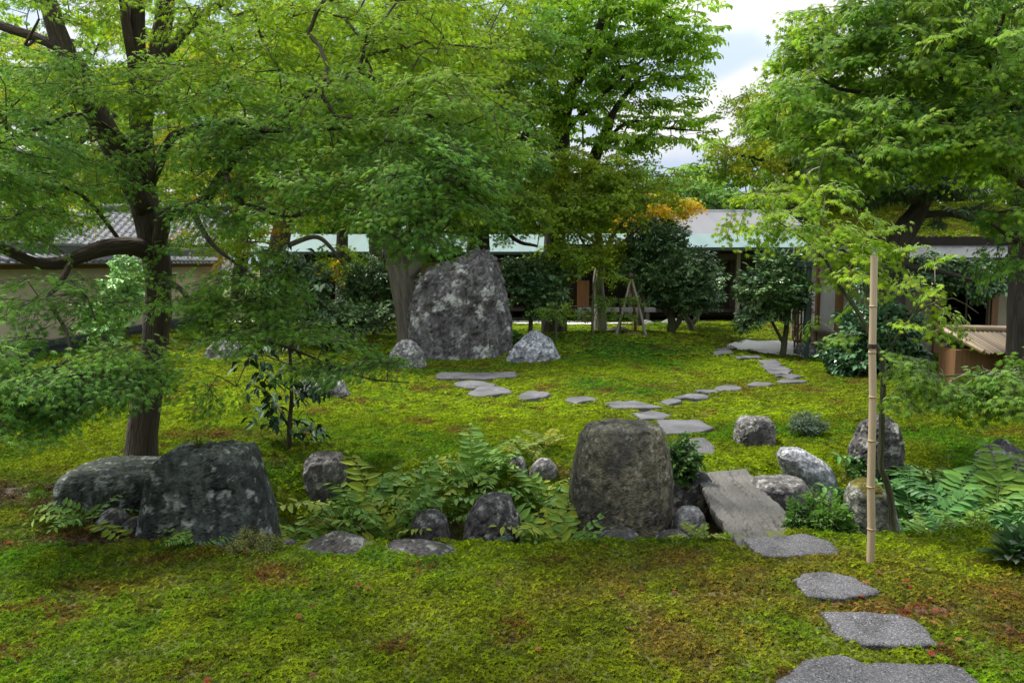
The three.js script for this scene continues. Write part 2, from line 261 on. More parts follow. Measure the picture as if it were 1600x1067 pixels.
const grainTex = tex(512, (u, v) => { const a = pf(u, v, 8, 8, 301, 6), b = pf(u, v, 40, 40, 317, 3), c = sstep(0.53, 0.66, pf(u, v, 14, 14, 331, 5)); return 0.66 + 0.85 * (a - 0.48) + 0.5 * (b - 0.44) + 0.16 * c - 0.2 * sstep(0.55, 0.68, pf(u, v, 20, 16, 351, 4)); }, 1.6, 1.6);
const grainBump = tex(512, (u, v) => 0.6 * pf(u, v, 10, 10, 301, 6) + 0.25 * pf(u, v, 60, 60, 317, 3) + 0.15 * sstep(0.45, 0.6, pf(u, v, 20, 16, 351, 4)), 1.6, 1.6);
const rockMat = std({ vertexColors: true, map: grainTex, color: new THREE.Color(1.5, 1.5, 1.5), roughness: 0.88, bumpMap: grainBump, bumpScale: 0.03 });
const ROCK = {
  dark: { base: [0.058, 0.07, 0.062], dark: [0.024, 0.03, 0.027], light: [0.12, 0.14, 0.13], lichen: [0.26, 0.28, 0.26], lich: 0.14, ls: 8, moss: [0.035, 0.045, 0.012], mossAmt: 0.4, vert: 0.32, sz: 0.45 },
  brown: { base: [0.135, 0.122, 0.078], dark: [0.055, 0.05, 0.04], light: [0.21, 0.2, 0.15], lichen: [0.22, 0.22, 0.19], lich: 0.0, ls: 14, moss: [0.09, 0.085, 0.03], mossAmt: 0.12, vert: 0.5, sz: 0.45 },
  great: { base: [0.108, 0.102, 0.10], dark: [0.05, 0.047, 0.047], light: [0.20, 0.193, 0.188], lichen: [0.36, 0.37, 0.34], lich: 0.15, ls: 2.5, moss: [0.10, 0.08, 0.012], mossAmt: 0.35, vert: 0.32, sz: 1.0 },
  pale: { base: [0.29, 0.30, 0.33], dark: [0.15, 0.155, 0.17], light: [0.46, 0.47, 0.49], lichen: [0.5, 0.5, 0.48], lich: 0.12, ls: 6, moss: [0.3, 0.3, 0.3], mossAmt: 0, vert: 1, sz: 0.45 },
  grey: { base: [0.17, 0.168, 0.16], dark: [0.085, 0.083, 0.08], light: [0.30, 0.295, 0.28], lichen: [0.38, 0.38, 0.35], lich: 0.2, ls: 9, moss: [0.09, 0.10, 0.01], mossAmt: 0.12, vert: 0.8, sz: 0.45 },
  wet: { base: [0.06, 0.055, 0.055], dark: [0.028, 0.026, 0.027], light: [0.13, 0.12, 0.115], lichen: [0.22, 0.22, 0.2], lich: 0.2, ls: 9, moss: [0.05, 0.055, 0.008], mossAmt: 0.25, vert: 0.8, sz: 0.45 },
  umber: { base: [0.12, 0.112, 0.11], dark: [0.05, 0.045, 0.048], light: [0.25, 0.24, 0.225], lichen: [0.33, 0.33, 0.3], lich: 0.1, ls: 9, moss: [0.09, 0.10, 0.01], mossAmt: 0.1, vert: 0.4, sz: 0.45 },
  mossy: { base: [0.15, 0.15, 0.125], dark: [0.075, 0.075, 0.062], light: [0.25, 0.25, 0.22], lichen: [0.3, 0.3, 0.27], lich: 0.15, ls: 9, moss: [0.12, 0.105, 0.008], mossAmt: 1, vert: 0.7, sz: 0.45 },
};
function rockColor(k, x, y, z, ny, s) {
  const yy = y * k.vert, a = fbm(x * 2.6 + s, yy * 2.6, z * 2.6, 4), b = ridged(x * 5 + s, yy * 5, z * 5 + 3, 3), f = fbm(x * 24, y * 24 * k.vert, z * 24 + s, 3);
  let c = mix3(k.base, k.dark, sstep(-0.1, 0.5, a)); c = mix3(c, k.light, 0.7 * sstep(0.35, 0.85, b + 0.5 * f) * sstep(0.3, -0.2, a)); 
  c = mix3(c, k.dark, 0.55 * sstep(0.1, 0.45, fbm(x * 9 + s, yy * 5, z * 9, 3)));
  c = c.map((q) => q * (1 + 0.8 * f));
  const l = fbm(x * k.ls + 50 + s, y * k.ls, z * k.ls, 4) + 0.25 * fbm(x * 30, y * 30, z * 30 + s, 2); const gate = fbm(x * 1.3 / k.sz + s * 2, y * 1.3 / k.sz, z * 1.3 / k.sz, 2); c = mix3(c, k.lichen.map((q) => q * (1 + 0.5 * f)), 0.85 * sstep(0.36 - k.lich, 0.42 - k.lich, l * 0.8 + gate * 0.55 - 0.06));
  if (k.mossAmt) { const m = ny + 0.55 * fbm(x * 6, y * 6 + s, z * 6, 3); c = mix3(c, k.moss.map((q) => q * (1 + 0.8 * f)), Math.min(1, k.mossAmt * 1.3) * sstep(1.05 - 0.55 * k.mossAmt, 1.2 - 0.55 * k.mossAmt, m)); }
  return c;
}
function rockGeo({ rows, d, depth = 1, seed = 1, rough = 0.05, facets = 8, cut = 0.86, sq = 2.8, nu = 120, nv = 90, kind, dome = 0.05, lean = 0, groove = 0 }) {
  const R = rows.map(([py, a, b]) => { const A = at(a, py, d), B = at(b, py, d); return [A.y, (A.x + B.x) / 2, (B.x - A.x) / 2]; });
  const b0 = R[0]; R.unshift([b0[0] - 0.3, b0[1], b0[2] * 1.02]);
  const maxw = Math.max(...R.map((r) => r[2])), y0 = R[1][0], y1 = R[R.length - 1][0] + dome, H = y1 - y0, rnd = rng(seed * 77 + 5);
  const seg = [0]; for (let i = 1; i < R.length; i++) seg.push(seg[i - 1] + Math.hypot(R[i][0] - R[i - 1][0], R[i][2] - R[i - 1][2]));
  const row = (t) => { const L = t * seg[seg.length - 1]; let i = 1; while (i < R.length - 1 && seg[i] < L) i++; const f = clamp((L - seg[i - 1]) / (seg[i] - seg[i - 1] || 1)); return [0, 1, 2].map((k) => lerp(R[i - 1][k], R[i][k], f)); };
  const P = [], UV = [], capAt = 0.78, idx = [], planes = Array.from({ length: facets }, () => { const a = rnd() * 6.2832, e = (rnd() - 0.3) * 1.6; return [Math.cos(a) * Math.cos(e), Math.sin(e), Math.sin(a) * Math.cos(e), cut + rnd() * 0.18]; });
  const zc = -d;
  for (let i = 0; i <= nv; i++) {
    const v = i / nv, t = Math.min(1, v / capAt), c = Math.max(0, (v - capAt) / (1 - capAt)), [y, xc, hw] = row(t), s = 1 - c;
    const hd = depth / 2 * Math.pow(hw / maxw, 0.85), yy = y + dome * (1 - s * s);
    for (let j = 0; j < nu; j++) {
      const a = j / nu * 6.2832 - Math.PI / 2, ca = Math.cos(a), sa = Math.sin(a), rr = 1 / Math.pow(Math.pow(Math.abs(ca), sq) + Math.pow(Math.abs(sa), sq), 1 / sq), X = rr * ca, Z = rr * sa;
      let q = [X * s * hw / maxw, (yy - y0) / H * 2 - 1, Z * s * hd / (depth / 2)];
      for (const [nx, ny, nz, cc] of planes) { const k = q[0] * nx + q[1] * ny * 0.8 + q[2] * nz - cc; if (k > 0) q = [q[0] - nx * k * 0.85, q[1] - ny * k * 0.5, q[2] - nz * k * 0.85]; }
      P.push(xc + q[0] * maxw, y0 + (q[1] + 1) / 2 * H, zc + lean * (yy - y0) + q[2] * depth / 2); UV.push((j / nu - 0.5) * 3.1 * (maxw + depth / 2) * (0.2 + 0.8 * Math.min(1, hw / maxw)), t * seg[seg.length - 1] + c * maxw);
    }
  }
  for (let i = 0; i < nv; i++) for (let j = 0; j < nu; j++) { const a = i * nu + j, b = i * nu + (j + 1) % nu, c = a + nu, e = b + nu; idx.push(a, c, b, b, c, e); }
  const g = new THREE.BufferGeometry(); g.setAttribute('position', new THREE.Float32BufferAttribute(P, 3)); g.setAttribute('uv', new THREE.Float32BufferAttribute(UV, 2)); g.setIndex(idx); g.computeVertexNormals();
  const p = g.attributes.position, n = g.attributes.normal, S = 1 / Math.max(0.35, Math.min(1.2, H)), k = ROCK[kind], amp = rough * Math.max(maxw, H * 0.5);
  for (let i = 0; i < p.count; i++) {
    const x = p.getX(i), y = p.getY(i), z = p.getZ(i);
    let h = 0.55 * fbm(x * 2.4 * S + seed, y * 2 * S, z * 2.4 * S, 4) + 0.5 * (ridged(x * 3.4 * S, y * 2.6 * S * k.vert + seed, z * 3.4 * S, 4) - 0.3) + 0.16 * fbm(x * 14 * S, y * 14 * S * k.vert, z * 14 * S + seed, 3);
    if (groove) h -= groove * sstep(0.55, 0.95, 1 - Math.abs(n3(x * 5 * S, y * 0.7 * S, z * 5 * S + seed)));
    const cr = Math.abs(n3(x * 1.9 * S + seed * 3, y * 1.0 * S, z * 1.9 * S + 0.25 * n3(x * 6, y * 6, z * 6))); h -= (kind === 'great' ? 0.4 : 0.75) * sstep(0.045, 0, cr);
    h *= amp * sstep(0, 0.02, 1 - Math.floor(i / nu) / nv + 0.003);
    p.setXYZ(i, x + n.getX(i) * h, y + n.getY(i) * h, z + n.getZ(i) * h);
  }
  g.computeVertexNormals();
  const col = []; for (let i = 0; i < p.count; i++) col.push(...rockColor(k, p.getX(i), p.getY(i), p.getZ(i), n.getY(i), seed * 3.7));
  g.setAttribute('color', new THREE.Float32BufferAttribute(col, 3));
  return { g, c: V(R[1][1], 0, zc), maxw };
}
function rock(name, label, o, group) {
  const { g, c, maxw } = rockGeo(o); c.y = ground(c.x, c.z); g.translate(-c.x, -c.y, -c.z);
  bareDiscs.push([c.x, c.z, maxw * 0.92, (o.depth || 1) / 2 * 0.9]);
  const m = new THREE.Mesh(g, rockMat); m.name = numbered(name); m.position.copy(c); m.castShadow = m.receiveShadow = true; tag(m, label, 'rock', group); scene.add(m); return m;
}
const RG = 'rocks set about the moss garden';
rock('rock', 'tall dark lichened rock with sloping sides, right of the left maple trunk', { rows: [[852, 220, 434], [800, 226, 426], [770, 230, 419], [735, 236, 409], [712, 254, 402], [699, 274, 394]], d: 6.0, depth: 0.75, seed: 3, kind: 'dark', rough: 0.06, nu: 170, nv: 140, sq: 3, dome: 0.02, facets: 4, cut: 1.02, groove: 0.5 }, RG);
rock('rock', 'low flat-topped dark rock at the foot of the left maple trunk', { rows: [[815, 118, 262], [786, 112, 262], [752, 110, 262], [736, 114, 260], [727, 126, 254]], d: 6.65, depth: 0.8, seed: 9, kind: 'dark', rough: 0.05, nu: 150, nv: 110, sq: 5, dome: 0.012, facets: 0, groove: 0.3 }, RG);
rock('rock', 'small pale-streaked stone before the low flat dark rock', { rows: [[830, 152, 200], [812, 154, 197], [800, 162, 190]], d: 5.95, depth: 0.26, seed: 12, kind: 'wet', nu: 60, nv: 50, dome: 0.03 }, RG);
rock('rock', 'little smooth grey stone wedged against the tall dark rock', { rows: [[828, 190, 228], [818, 192, 226], [811, 200, 220]], d: 5.9, depth: 0.2, seed: 14, kind: 'wet', nu: 50, nv: 40, dome: 0.02 }, RG);
rock('rock', 'squat columnar brown rock with a mossy top under the camellia sapling', { rows: [[800, 478, 540], [768, 479, 541], [735, 477, 541], [718, 479, 538], [710, 486, 530]], d: 7.5, depth: 0.42, seed: 21, kind: 'umber', rough: 0.08, nu: 90, nv: 80, groove: 0.4, facets: 2, cut: 1.05, sq: 3.4, dome: 0.015 }, RG);
rock('rock', 'great upright grey rock with white lichen in the middle of the garden', { rows: [[575, 628, 806], [540, 636, 802], [505, 639, 799], [470, 642, 794], [440, 652, 786], [418, 670, 780], [405, 706, 776], [392, 736, 762]], d: 16.6, depth: 1.7, seed: 31, kind: 'great', rough: 0.075, nu: 210, nv: 170, sq: 2.4, dome: 0.05, facets: 0, groove: 0.6 }, RG);
rock('rock', 'pale angular pyramid-shaped rock right of the great rock', { rows: [[580, 780, 880], [570, 784, 880], [555, 794, 874], [540, 806, 866], [527, 818, 856], [519, 828, 845]], d: 15.7, depth: 0.95, seed: 34, kind: 'pale', rough: 0.1, nu: 110, nv: 90, facets: 14, cut: 0.74, dome: 0.02 }, RG);
rock('rock', 'rounded pale rock left of the foot of the great rock', { rows: [[588, 600, 668], [570, 605, 667], [550, 610, 661], [537, 620, 650]], d: 15.0, depth: 0.7, seed: 37, kind: 'grey', rough: 0.06, nu: 80, nv: 70, dome: 0.09 }, RG);
rock('rock', 'jagged grey rock lying behind the camellia sapling', { rows: [[636, 452, 547], [615, 456, 545], [598, 462, 536], [588, 474, 518], [580, 486, 508]], d: 11.3, depth: 0.65, seed: 41, kind: 'grey', rough: 0.1, nu: 100, nv: 80, facets: 14, cut: 0.75, dome: 0.03 }, RG);
rock('rock', 'low brownish rock half hidden by drooping maple leaves, right of the left trunk', { rows: [[562, 318, 388], [545, 324, 382], [534, 334, 370]], d: 16.3, depth: 0.6, seed: 43, kind: 'grey', rough: 0.07, nu: 70, nv: 50, dome: 0.04 }, RG);
rock('rock', 'big round-topped brown rock standing at the edge of the ditch', { rows: [[842, 900, 1040], [820, 896, 1046], [780, 890, 1050], [740, 892, 1049], [705, 900, 1045], [680, 907, 1038], [666, 916, 1030]], d: 6.55, depth: 0.72, seed: 51, kind: 'brown', rough: 0.035, nu: 190, nv: 160, sq: 2.5, dome: 0.055, facets: 6, cut: 0.95 }, RG);
rock('rock', 'dark lichened rock in the ditch among the ferns left of the round-topped rock', { rows: [[870, 720, 812], [830, 726, 812], [805, 730, 810], [788, 742, 800], [777, 750, 796]], d: 6.3, depth: 0.5, seed: 56, kind: 'wet', rough: 0.12, nu: 110, nv: 90, facets: 5, cut: 0.94, dome: 0.015 }, RG);
rock('rock', 'small purplish dark rock in the ditch under the fern fronds', { rows: [[870, 636, 706], [830, 640, 702], [812, 646, 697], [802, 654, 688]], d: 6.5, depth: 0.4, seed: 58, kind: 'wet', rough: 0.1, nu: 80, nv: 70, facets: 5, cut: 0.92, dome: 0.015 }, RG);
rock('rock', 'low pointed dark stone on the near lip of the ditch, right of the juniper cushion', { rows: [[866, 462, 590], [852, 476, 575], [842, 498, 560], [834, 514, 544]], d: 5.42, depth: 0.4, seed: 61, kind: 'wet', rough: 0.05, nu: 90, nv: 60, dome: 0.012 }, RG);
rock('rock', 'long flat grey stone on the near lip of the ditch', { rows: [[872, 594, 720], [860, 598, 712], [854, 604, 690], [848, 612, 668]], d: 5.36, depth: 0.34, seed: 63, kind: 'wet', rough: 0.04, nu: 90, nv: 50, dome: 0.01 }, RG);
rock('rock', 'small dark stone peeping out behind the juniper cushion', { rows: [[868, 430, 470], [856, 436, 466], [846, 442, 460]], d: 5.5, depth: 0.2, seed: 65, kind: 'wet', nu: 40, nv: 30, dome: 0.015 }, RG);
rock('rock', 'small rounded stone at the top of the ditch bank left of the round-topped rock', { rows: [[738, 792, 824], [724, 795, 822], [715, 801, 817]], d: 7.8, depth: 0.2, seed: 67, kind: 'umber', nu: 40, nv: 36, dome: 0.02 }, RG);
rock('rock', 'small tan stone at the top of the ditch bank behind the fern tips', { rows: [[740, 826, 874], [727, 831, 869], [718, 840, 860]], d: 7.75, depth: 0.22, seed: 69, kind: 'umber', nu: 44, nv: 36, dome: 0.02 }, RG);
rock('rock', 'greyish blue cobble under the left side of the slab bridge', { rows: [[840, 1054, 1102], [820, 1053, 1103], [803, 1058, 1100], [794, 1066, 1092]], d: 6.35, depth: 0.25, seed: 71, kind: 'grey', facets: 3, dome: 0.015, rough: 0.05, nu: 60, nv: 50 }, RG);
rock('rock', 'flat dark stone on the ditch floor in front of the round-topped rock', { rows: [[852, 930, 1000], [836, 936, 998], [828, 950, 985]], d: 6.05, depth: 0.3, seed: 73, kind: 'wet', nu: 60, nv: 40, dome: 0.015 }, RG);
rock('rock', 'dark mossy stone on the ditch floor left of the slab bridge', { rows: [[862, 1022, 1082], [840, 1026, 1078], [832, 1036, 1068]], d: 5.95, depth: 0.26, seed: 74, kind: 'wet', nu: 60, nv: 40, dome: 0.015 }, RG);
rock('rock', 'brown bedding stone under the far end of the slab bridge', { rows: [[800, 1040, 1110], [770, 1046, 1112], [748, 1056, 1110], [740, 1066, 1104]], d: 7.25, depth: 0.4, seed: 75, kind: 'wet', nu: 70, nv: 50 }, RG);
rock('rock', 'block-shaped stone on the moss beyond the slab bridge', { rows: [[700, 1150, 1206], [680, 1151, 1208], [662, 1154, 1207], [654, 1160, 1202]], d: 8.65, depth: 0.42, seed: 77, kind: 'umber', rough: 0.11, nu: 110, nv: 100, sq: 5, facets: 5, cut: 1.0, dome: 0.012 }, RG);
rock('rock', 'whitish cracked boulder right of the slab bridge', { rows: [[765, 1232, 1305], [745, 1228, 1302], [728, 1222, 1294], [712, 1216, 1276], [703, 1222, 1258]], d: 7.6, depth: 0.5, seed: 79, kind: 'pale', rough: 0.06, nu: 110, nv: 90, facets: 9, cut: 0.82, dome: 0.02, groove: 0.3 }, RG);
rock('rock', 'flat ledge stone tucked beside the right edge of the slab bridge', { rows: [[820, 1176, 1262], [795, 1176, 1263], [775, 1176, 1266], [758, 1178, 1264], [751, 1184, 1256]], d: 7.05, depth: 0.5, seed: 81, kind: 'umber', rough: 0.05, nu: 100, nv: 70, sq: 3.6, dome: 0.012, facets: 6, cut: 0.92 }, RG);
rock('rock', 'upright standing stone behind the bamboo pole', { rows: [[765, 1338, 1404], [740, 1336, 1404], [705, 1332, 1405], [680, 1342, 1406], [662, 1350, 1402], [655, 1358, 1394]], d: 7.5, depth: 0.42, seed: 83, kind: 'wet', rough: 0.11, nu: 100, nv: 100, groove: 0.5, facets: 8 }, RG);
rock('rock', 'moss-capped standing stone at the foot of the young maple', { rows: [[850, 1328, 1400], [820, 1328, 1399], [790, 1324, 1394], [770, 1325, 1386], [756, 1332, 1372], [750, 1340, 1360]], d: 6.0, depth: 0.36, seed: 85, kind: 'mossy', rough: 0.06, nu: 110, nv: 100, dome: 0.02 }, RG);
rock('rock', 'low smooth grey stone on the ditch lip right of the young maple', { rows: [[856, 1418, 1462], [847, 1424, 1456], [840, 1432, 1446]], d: 5.8, depth: 0.2, seed: 87, kind: 'grey', rough: 0.03, nu: 50, nv: 36, dome: 0.012 }, RG);
rock('rock', 'dark stone in the shade beneath the big right-hand fern', { rows: [[850, 1450, 1482], [836, 1454, 1480], [826, 1460, 1474]], d: 6.3, depth: 0.2, seed: 88, kind: 'wet', nu: 40, nv: 30 }, RG);
rock('rock', 'brownish rock behind the broad-leaved plant at the right edge', { rows: [[735, 1520, 1600], [715, 1530, 1600], [700, 1546, 1590], [693, 1556, 1578]], d: 8.0, depth: 0.5, seed: 89, kind: 'wet', nu: 70, nv: 50 }, RG);
rock('rock', 'half mossy, half bare rock on the mound by the wooden tripod', { rows: [[552, 953, 1020], [540, 957, 1017], [528, 966, 1012], [521, 976, 1003]], d: 18.6, depth: 0.7, seed: 91, kind: 'mossy', rough: 0.08, nu: 80, nv: 60, dome: 0.03 }, RG);
rock('rock', 'long low dark stone lying behind the tripod rock', { rows: [[524, 943, 992], [517, 946, 988], [513, 955, 980]], d: 20.8, depth: 0.5, seed: 93, kind: 'wet', nu: 50, nv: 36 }, RG);
rock('rock', 'round grey boulder before the dark veranda opening', { rows: [[512, 1031, 1070], [503, 1034, 1068], [499, 1042, 1060]], d: 25.6, depth: 0.7, seed: 95, kind: 'grey', nu: 50, nv: 36 }, RG);
rock('rock', 'flat-topped footing stone below the end of the veranda bench', { rows: [[513, 986, 1024], [506, 988, 1022], [502, 992, 1018]], d: 25.4, depth: 0.6, seed: 96, kind: 'grey', nu: 50, nv: 36, sq: 3.5 }, RG);
rock('rock', 'grey boulder at the foot of the bamboo gate', { rows: [[556, 1242, 1274], [545, 1243, 1273], [538, 1248, 1268]], d: 17.6, depth: 0.5, seed: 97, kind: 'grey', nu: 50, nv: 36, sq: 3.2 }, RG);
rock('rock', 'low lichened stone seen through leaves left of the great rock, behind the sapling', { rows: [[528, 526, 562], [518, 530, 558], [512, 536, 550]], d: 20.0, depth: 0.5, seed: 98, kind: 'grey', nu: 40, nv: 30 }, RG);

{ // the slab bridge: one long split slate laid across the ditch
  const C = [[1087, 735, 7.42], [1166, 727, 7.58], [1234, 800, 6.14], [1226, 842, 5.52], [1152, 852, 5.4], [1112, 790, 6.3]].map(([x, y, d]) => at(x, y, d));
  const L = [C[0], C[5], C[4]], Rr = [C[1], C[2], C[3]], nu = 44, nv = 110, pos = [], uv = [], idx = [];
  const along = (A, t) => t < 0.5 ? A[0].clone().lerp(A[1], t * 2) : A[1].clone().lerp(A[2], t * 2 - 1);
  const top = (u, v) => { const p = along(L, v).lerp(along(Rr, v), u), s = u * 0.7 - v * 0.35; const k = fbm(s * 5 + 2, v * 1.4, 4.4, 4) * 2.2 + v * 2.2 - u * 0.8, q = k * 2.2, st = (Math.floor(q) + sstep(0.8, 1, q - Math.floor(q))) / 2.2; p.y += 0.045 * (st - k * 0.6) * sstep(0, 0.06, v) * sstep(1, 0.95, v) - 0.03 + 0.006 * fbm(u * 12, v * 40, 1, 3); const e = 0.012 * fbm(v * 14, u > 0.5 ? 9 : 2, 1, 3); p.x += (u < 0.05 ? -e : u > 0.95 ? e : 0) * 2; p.z += (v < 0.02 || v > 0.98) ? e * 2 : 0; return p; };
  for (let j = 0; j <= nv; j++) for (let i = 0; i <= nu; i++) { const p = top(i / nu, j / nv); pos.push(p.x, p.y, p.z); uv.push(p.x * 1.0, p.z * 0.55); }
  for (let j = 0; j < nv; j++) for (let i = 0; i < nu; i++) { const a = j * (nu + 1) + i, b = a + nu + 1; idx.push(a, b, a + 1, a + 1, b, b + 1); }
  const edge = []; for (let i = 0; i <= nu; i++) edge.push(i); for (let j = 1; j <= nv; j++) edge.push(j * (nu + 1) + nu); for (let i = nu - 1; i >= 0; i--) edge.push(nv * (nu + 1) + i); for (let j = nv - 1; j >= 1; j--) edge.push(j * (nu + 1));
  let prev = edge; for (const [dy, ins] of [[0.025, 0.0], [0.075, 0.03], [0.12, 0.06]]) { const base = pos.length / 3; edge.forEach((e, k) => { const u = (e % (nu + 1)) / nu - 0.5; const n = 0.012 * fbm(pos[e * 3] * 12, dy * 90, pos[e * 3 + 2] * 12, 3); pos.push(pos[e * 3] - u * ins + n, pos[e * 3 + 1] - dy, pos[e * 3 + 2] + n); uv.push(pos[e * 3] + dy, pos[e * 3 + 2]); }); const cur = edge.map((_, k) => base + k); for (let k = 0; k < edge.length; k++) { const k2 = (k + 1) % edge.length; idx.push(prev[k], prev[k2], cur[k], prev[k2], cur[k2], cur[k]); } prev = cur; }
  const cc = C.reduce((s, p) => s.add(p), V(0, 0, 0)).multiplyScalar(1 / 6), ci = pos.length / 3; pos.push(cc.x, cc.y - 0.14, cc.z); uv.push(0, 0); for (let k = 0; k < prev.length; k++) idx.push(ci, prev[k], prev[(k + 1) % prev.length]);
  const g = new THREE.BufferGeometry(); g.setAttribute('position', new THREE.Float32BufferAttribute(pos, 3)); g.setAttribute('uv', new THREE.Float32BufferAttribute(uv, 2)); g.setIndex(idx);
  const fl = g.toNonIndexed(); g.computeVertexNormals(); g.translate(-cc.x, -cc.y, -cc.z);
  const m = new THREE.Mesh(g, std({ map: slateTex, color: new THREE.Color(0.195, 0.183, 0.167), bumpMap: slateTex, bumpScale: 0.025, roughness: 0.8, side: THREE.DoubleSide })); m.name = 'slab_bridge'; m.position.copy(cc); m.castShadow = m.receiveShadow = true; tag(m, 'long split slate slab laid as a bridge across the planted ditch', 'stone bridge'); scene.add(m);
  addBare([[C[4].x, C[4].z], [C[3].x, C[3].z], [C[2].x, C[2].z], [C[1].x, C[1].z], [C[0].x, C[0].z], [C[5].x, C[5].z]].map(([x, z]) => [x, z]));
}
// ---------------------------------------------------------------- the moss carpet
function mossTuft(seed, stars, leaflets, R, len, w) {                                       // a little dome of star-shaped shoots
  const r = rng(seed), T = new Tri();
  for (let s = 0; s < stars; s++) {
    const q = Math.sqrt((s + 0.3) / stars), a = s * 2.4 + r() * 0.5, ax = V(Math.cos(a) * q * 0.85, 1, Math.sin(a) * q * 0.85).normalize(), h = len * (0.9 + 0.8 * r());
    const c = V(Math.cos(a) * q * R, h * (1 - 0.55 * q * q), Math.sin(a) * q * R), k = 0.55 + 0.9 * r(), y = r() * 0.6, col = [k * (1 + y * 0.5), k * (1 + y * 0.15), k], tw = r() * 6;
    const u = ax.clone().cross(V(Math.sin(a), 0.1, -Math.cos(a))).normalize(), v = ax.clone().cross(u);
    for (let i = 0; i < leaflets; i++) {
      const b = tw + i / leaflets * 6.2832 + (r() - 0.5) * 0.4, e = 0.1 + r() * 0.7, L = len * (0.6 + 0.5 * r()), flat = u.clone().multiplyScalar(Math.cos(b)).addScaledVector(v, Math.sin(b)), dir = flat.clone().multiplyScalar(Math.cos(e)).addScaledVector(ax, Math.sin(e));
      const sd = ax.clone().cross(flat).multiplyScalar(w * 0.5), m = c.clone().addScaledVector(dir, L * 0.42), n = ax.clone().addScaledVector(flat, -0.3).normalize();
      T.tri(c, m.clone().add(sd), m.clone().sub(sd), col, n); T.tri(m.clone().add(sd), c.clone().addScaledVector(dir, L), m.clone().sub(sd), col, n);
    }
  }
  return T.geo();
}
const mossMat = new THREE.MeshPhysicalMaterial({ vertexColors: true, roughness: 0.95, side: THREE.DoubleSide, transmission: 0.3, thickness: 0, specularIntensity: 0.12 });
function mossBand(d0, d1, step, scale, geo, seed, flat = 1, pad = 1.16) {
  const r = rng(seed), mats = [], cols = [], up = V(0, 1, 0), q = new THREE.Quaternion(), q2 = new THREE.Quaternion(), M = new THREE.Matrix4();
  for (let d = d0; d < d1; d += step) {
    const hw = d * 0.66 * pad + 0.4;
    for (let x = -hw; x < hw; x += step) {
      const X = x + (r() - 0.5) * step, Z = -(d + (r() - 0.5) * step), k = r(), k2 = r(), k3 = r();
      if (X < -10.2 || bare(X, Z) || gravelAt(X, Z)) continue;
      const di = ditch(X, Z), t = (-Z - ditchNear(X)) / (ditchFar(X) - ditchNear(X));
      if (di > 0.75 && k < 0.9) continue; if (di > 0.45 && t < 0.5 && k < 0.6) continue;
      let c = mossColor(X + (r() - 0.5) * 0.16, Z + (r() - 0.5) * 0.16); const e = (c[1] < 0.04) ? 1 : 0; if (e && k < 0.75) continue;
      const y = ground(X, Z), n = V(ground(X - 0.05, Z) - ground(X + 0.05, Z), 0.1, ground(X, Z - 0.05) - ground(X, Z + 0.05)).normalize();
      q.setFromUnitVectors(up, n); q2.setFromAxisAngle(up, k3 * 6.28); q.multiply(q2);
      const s = scale * (0.8 + 0.4 * k2) * (0.85 + 0.5 * clamp(0.5 + fbm(X * 3, 5, Z * 3, 2)));
      mats.push(M.clone().compose(V(X, y - 0.004, Z), q, V(s, s * flat * (0.75 + 0.6 * k), s)));
      const f = d < 6.2 ? 0.42 + 0.95 * k2 * k2 + 0.3 * k + 0.22 * n3(X * 5, 3, Z * 5) : 0.62 + 0.75 * k2 + 0.25 * n3(X * 5, 3, Z * 5); cols.push(c.map((v) => v * f));
    }
  }
  return [mats, cols, geo];
}
const gravelPoly = [[1130, 541], [1165, 533], [1240, 534], [1290, 536], [1308, 556], [1262, 561], [1225, 556], [1185, 552], [1150, 547]].map(([x, y]) => { const q = onGround(x, y); return [q.x, q.z]; });
const gravelAt = (x, z) => inPoly(x, z, gravelPoly);
const MOSSG = mossTuft(11, 7, 9, 0.0155, 0.0115, 0.0034), MOSSG2 = mossTuft(12, 11, 7, 0.038, 0.0185, 0.0066), MOSSF = mossTuft(13, 11, 5, 0.075, 0.035, 0.018);
for (const [m, c, g] of [mossBand(3.3, 6.2, 0.0265, 0.98, MOSSG, 1), mossBand(6.2, 10, 0.05, 1.0, MOSSG2, 2), mossBand(10, 16, 0.08, 1.5, MOSSG2, 3, 0.7), mossBand(16, 27.2, 0.17, 1.7, MOSSF, 4, 0.5)]) instances(numbered('moss'), g, mossMat, m, c);
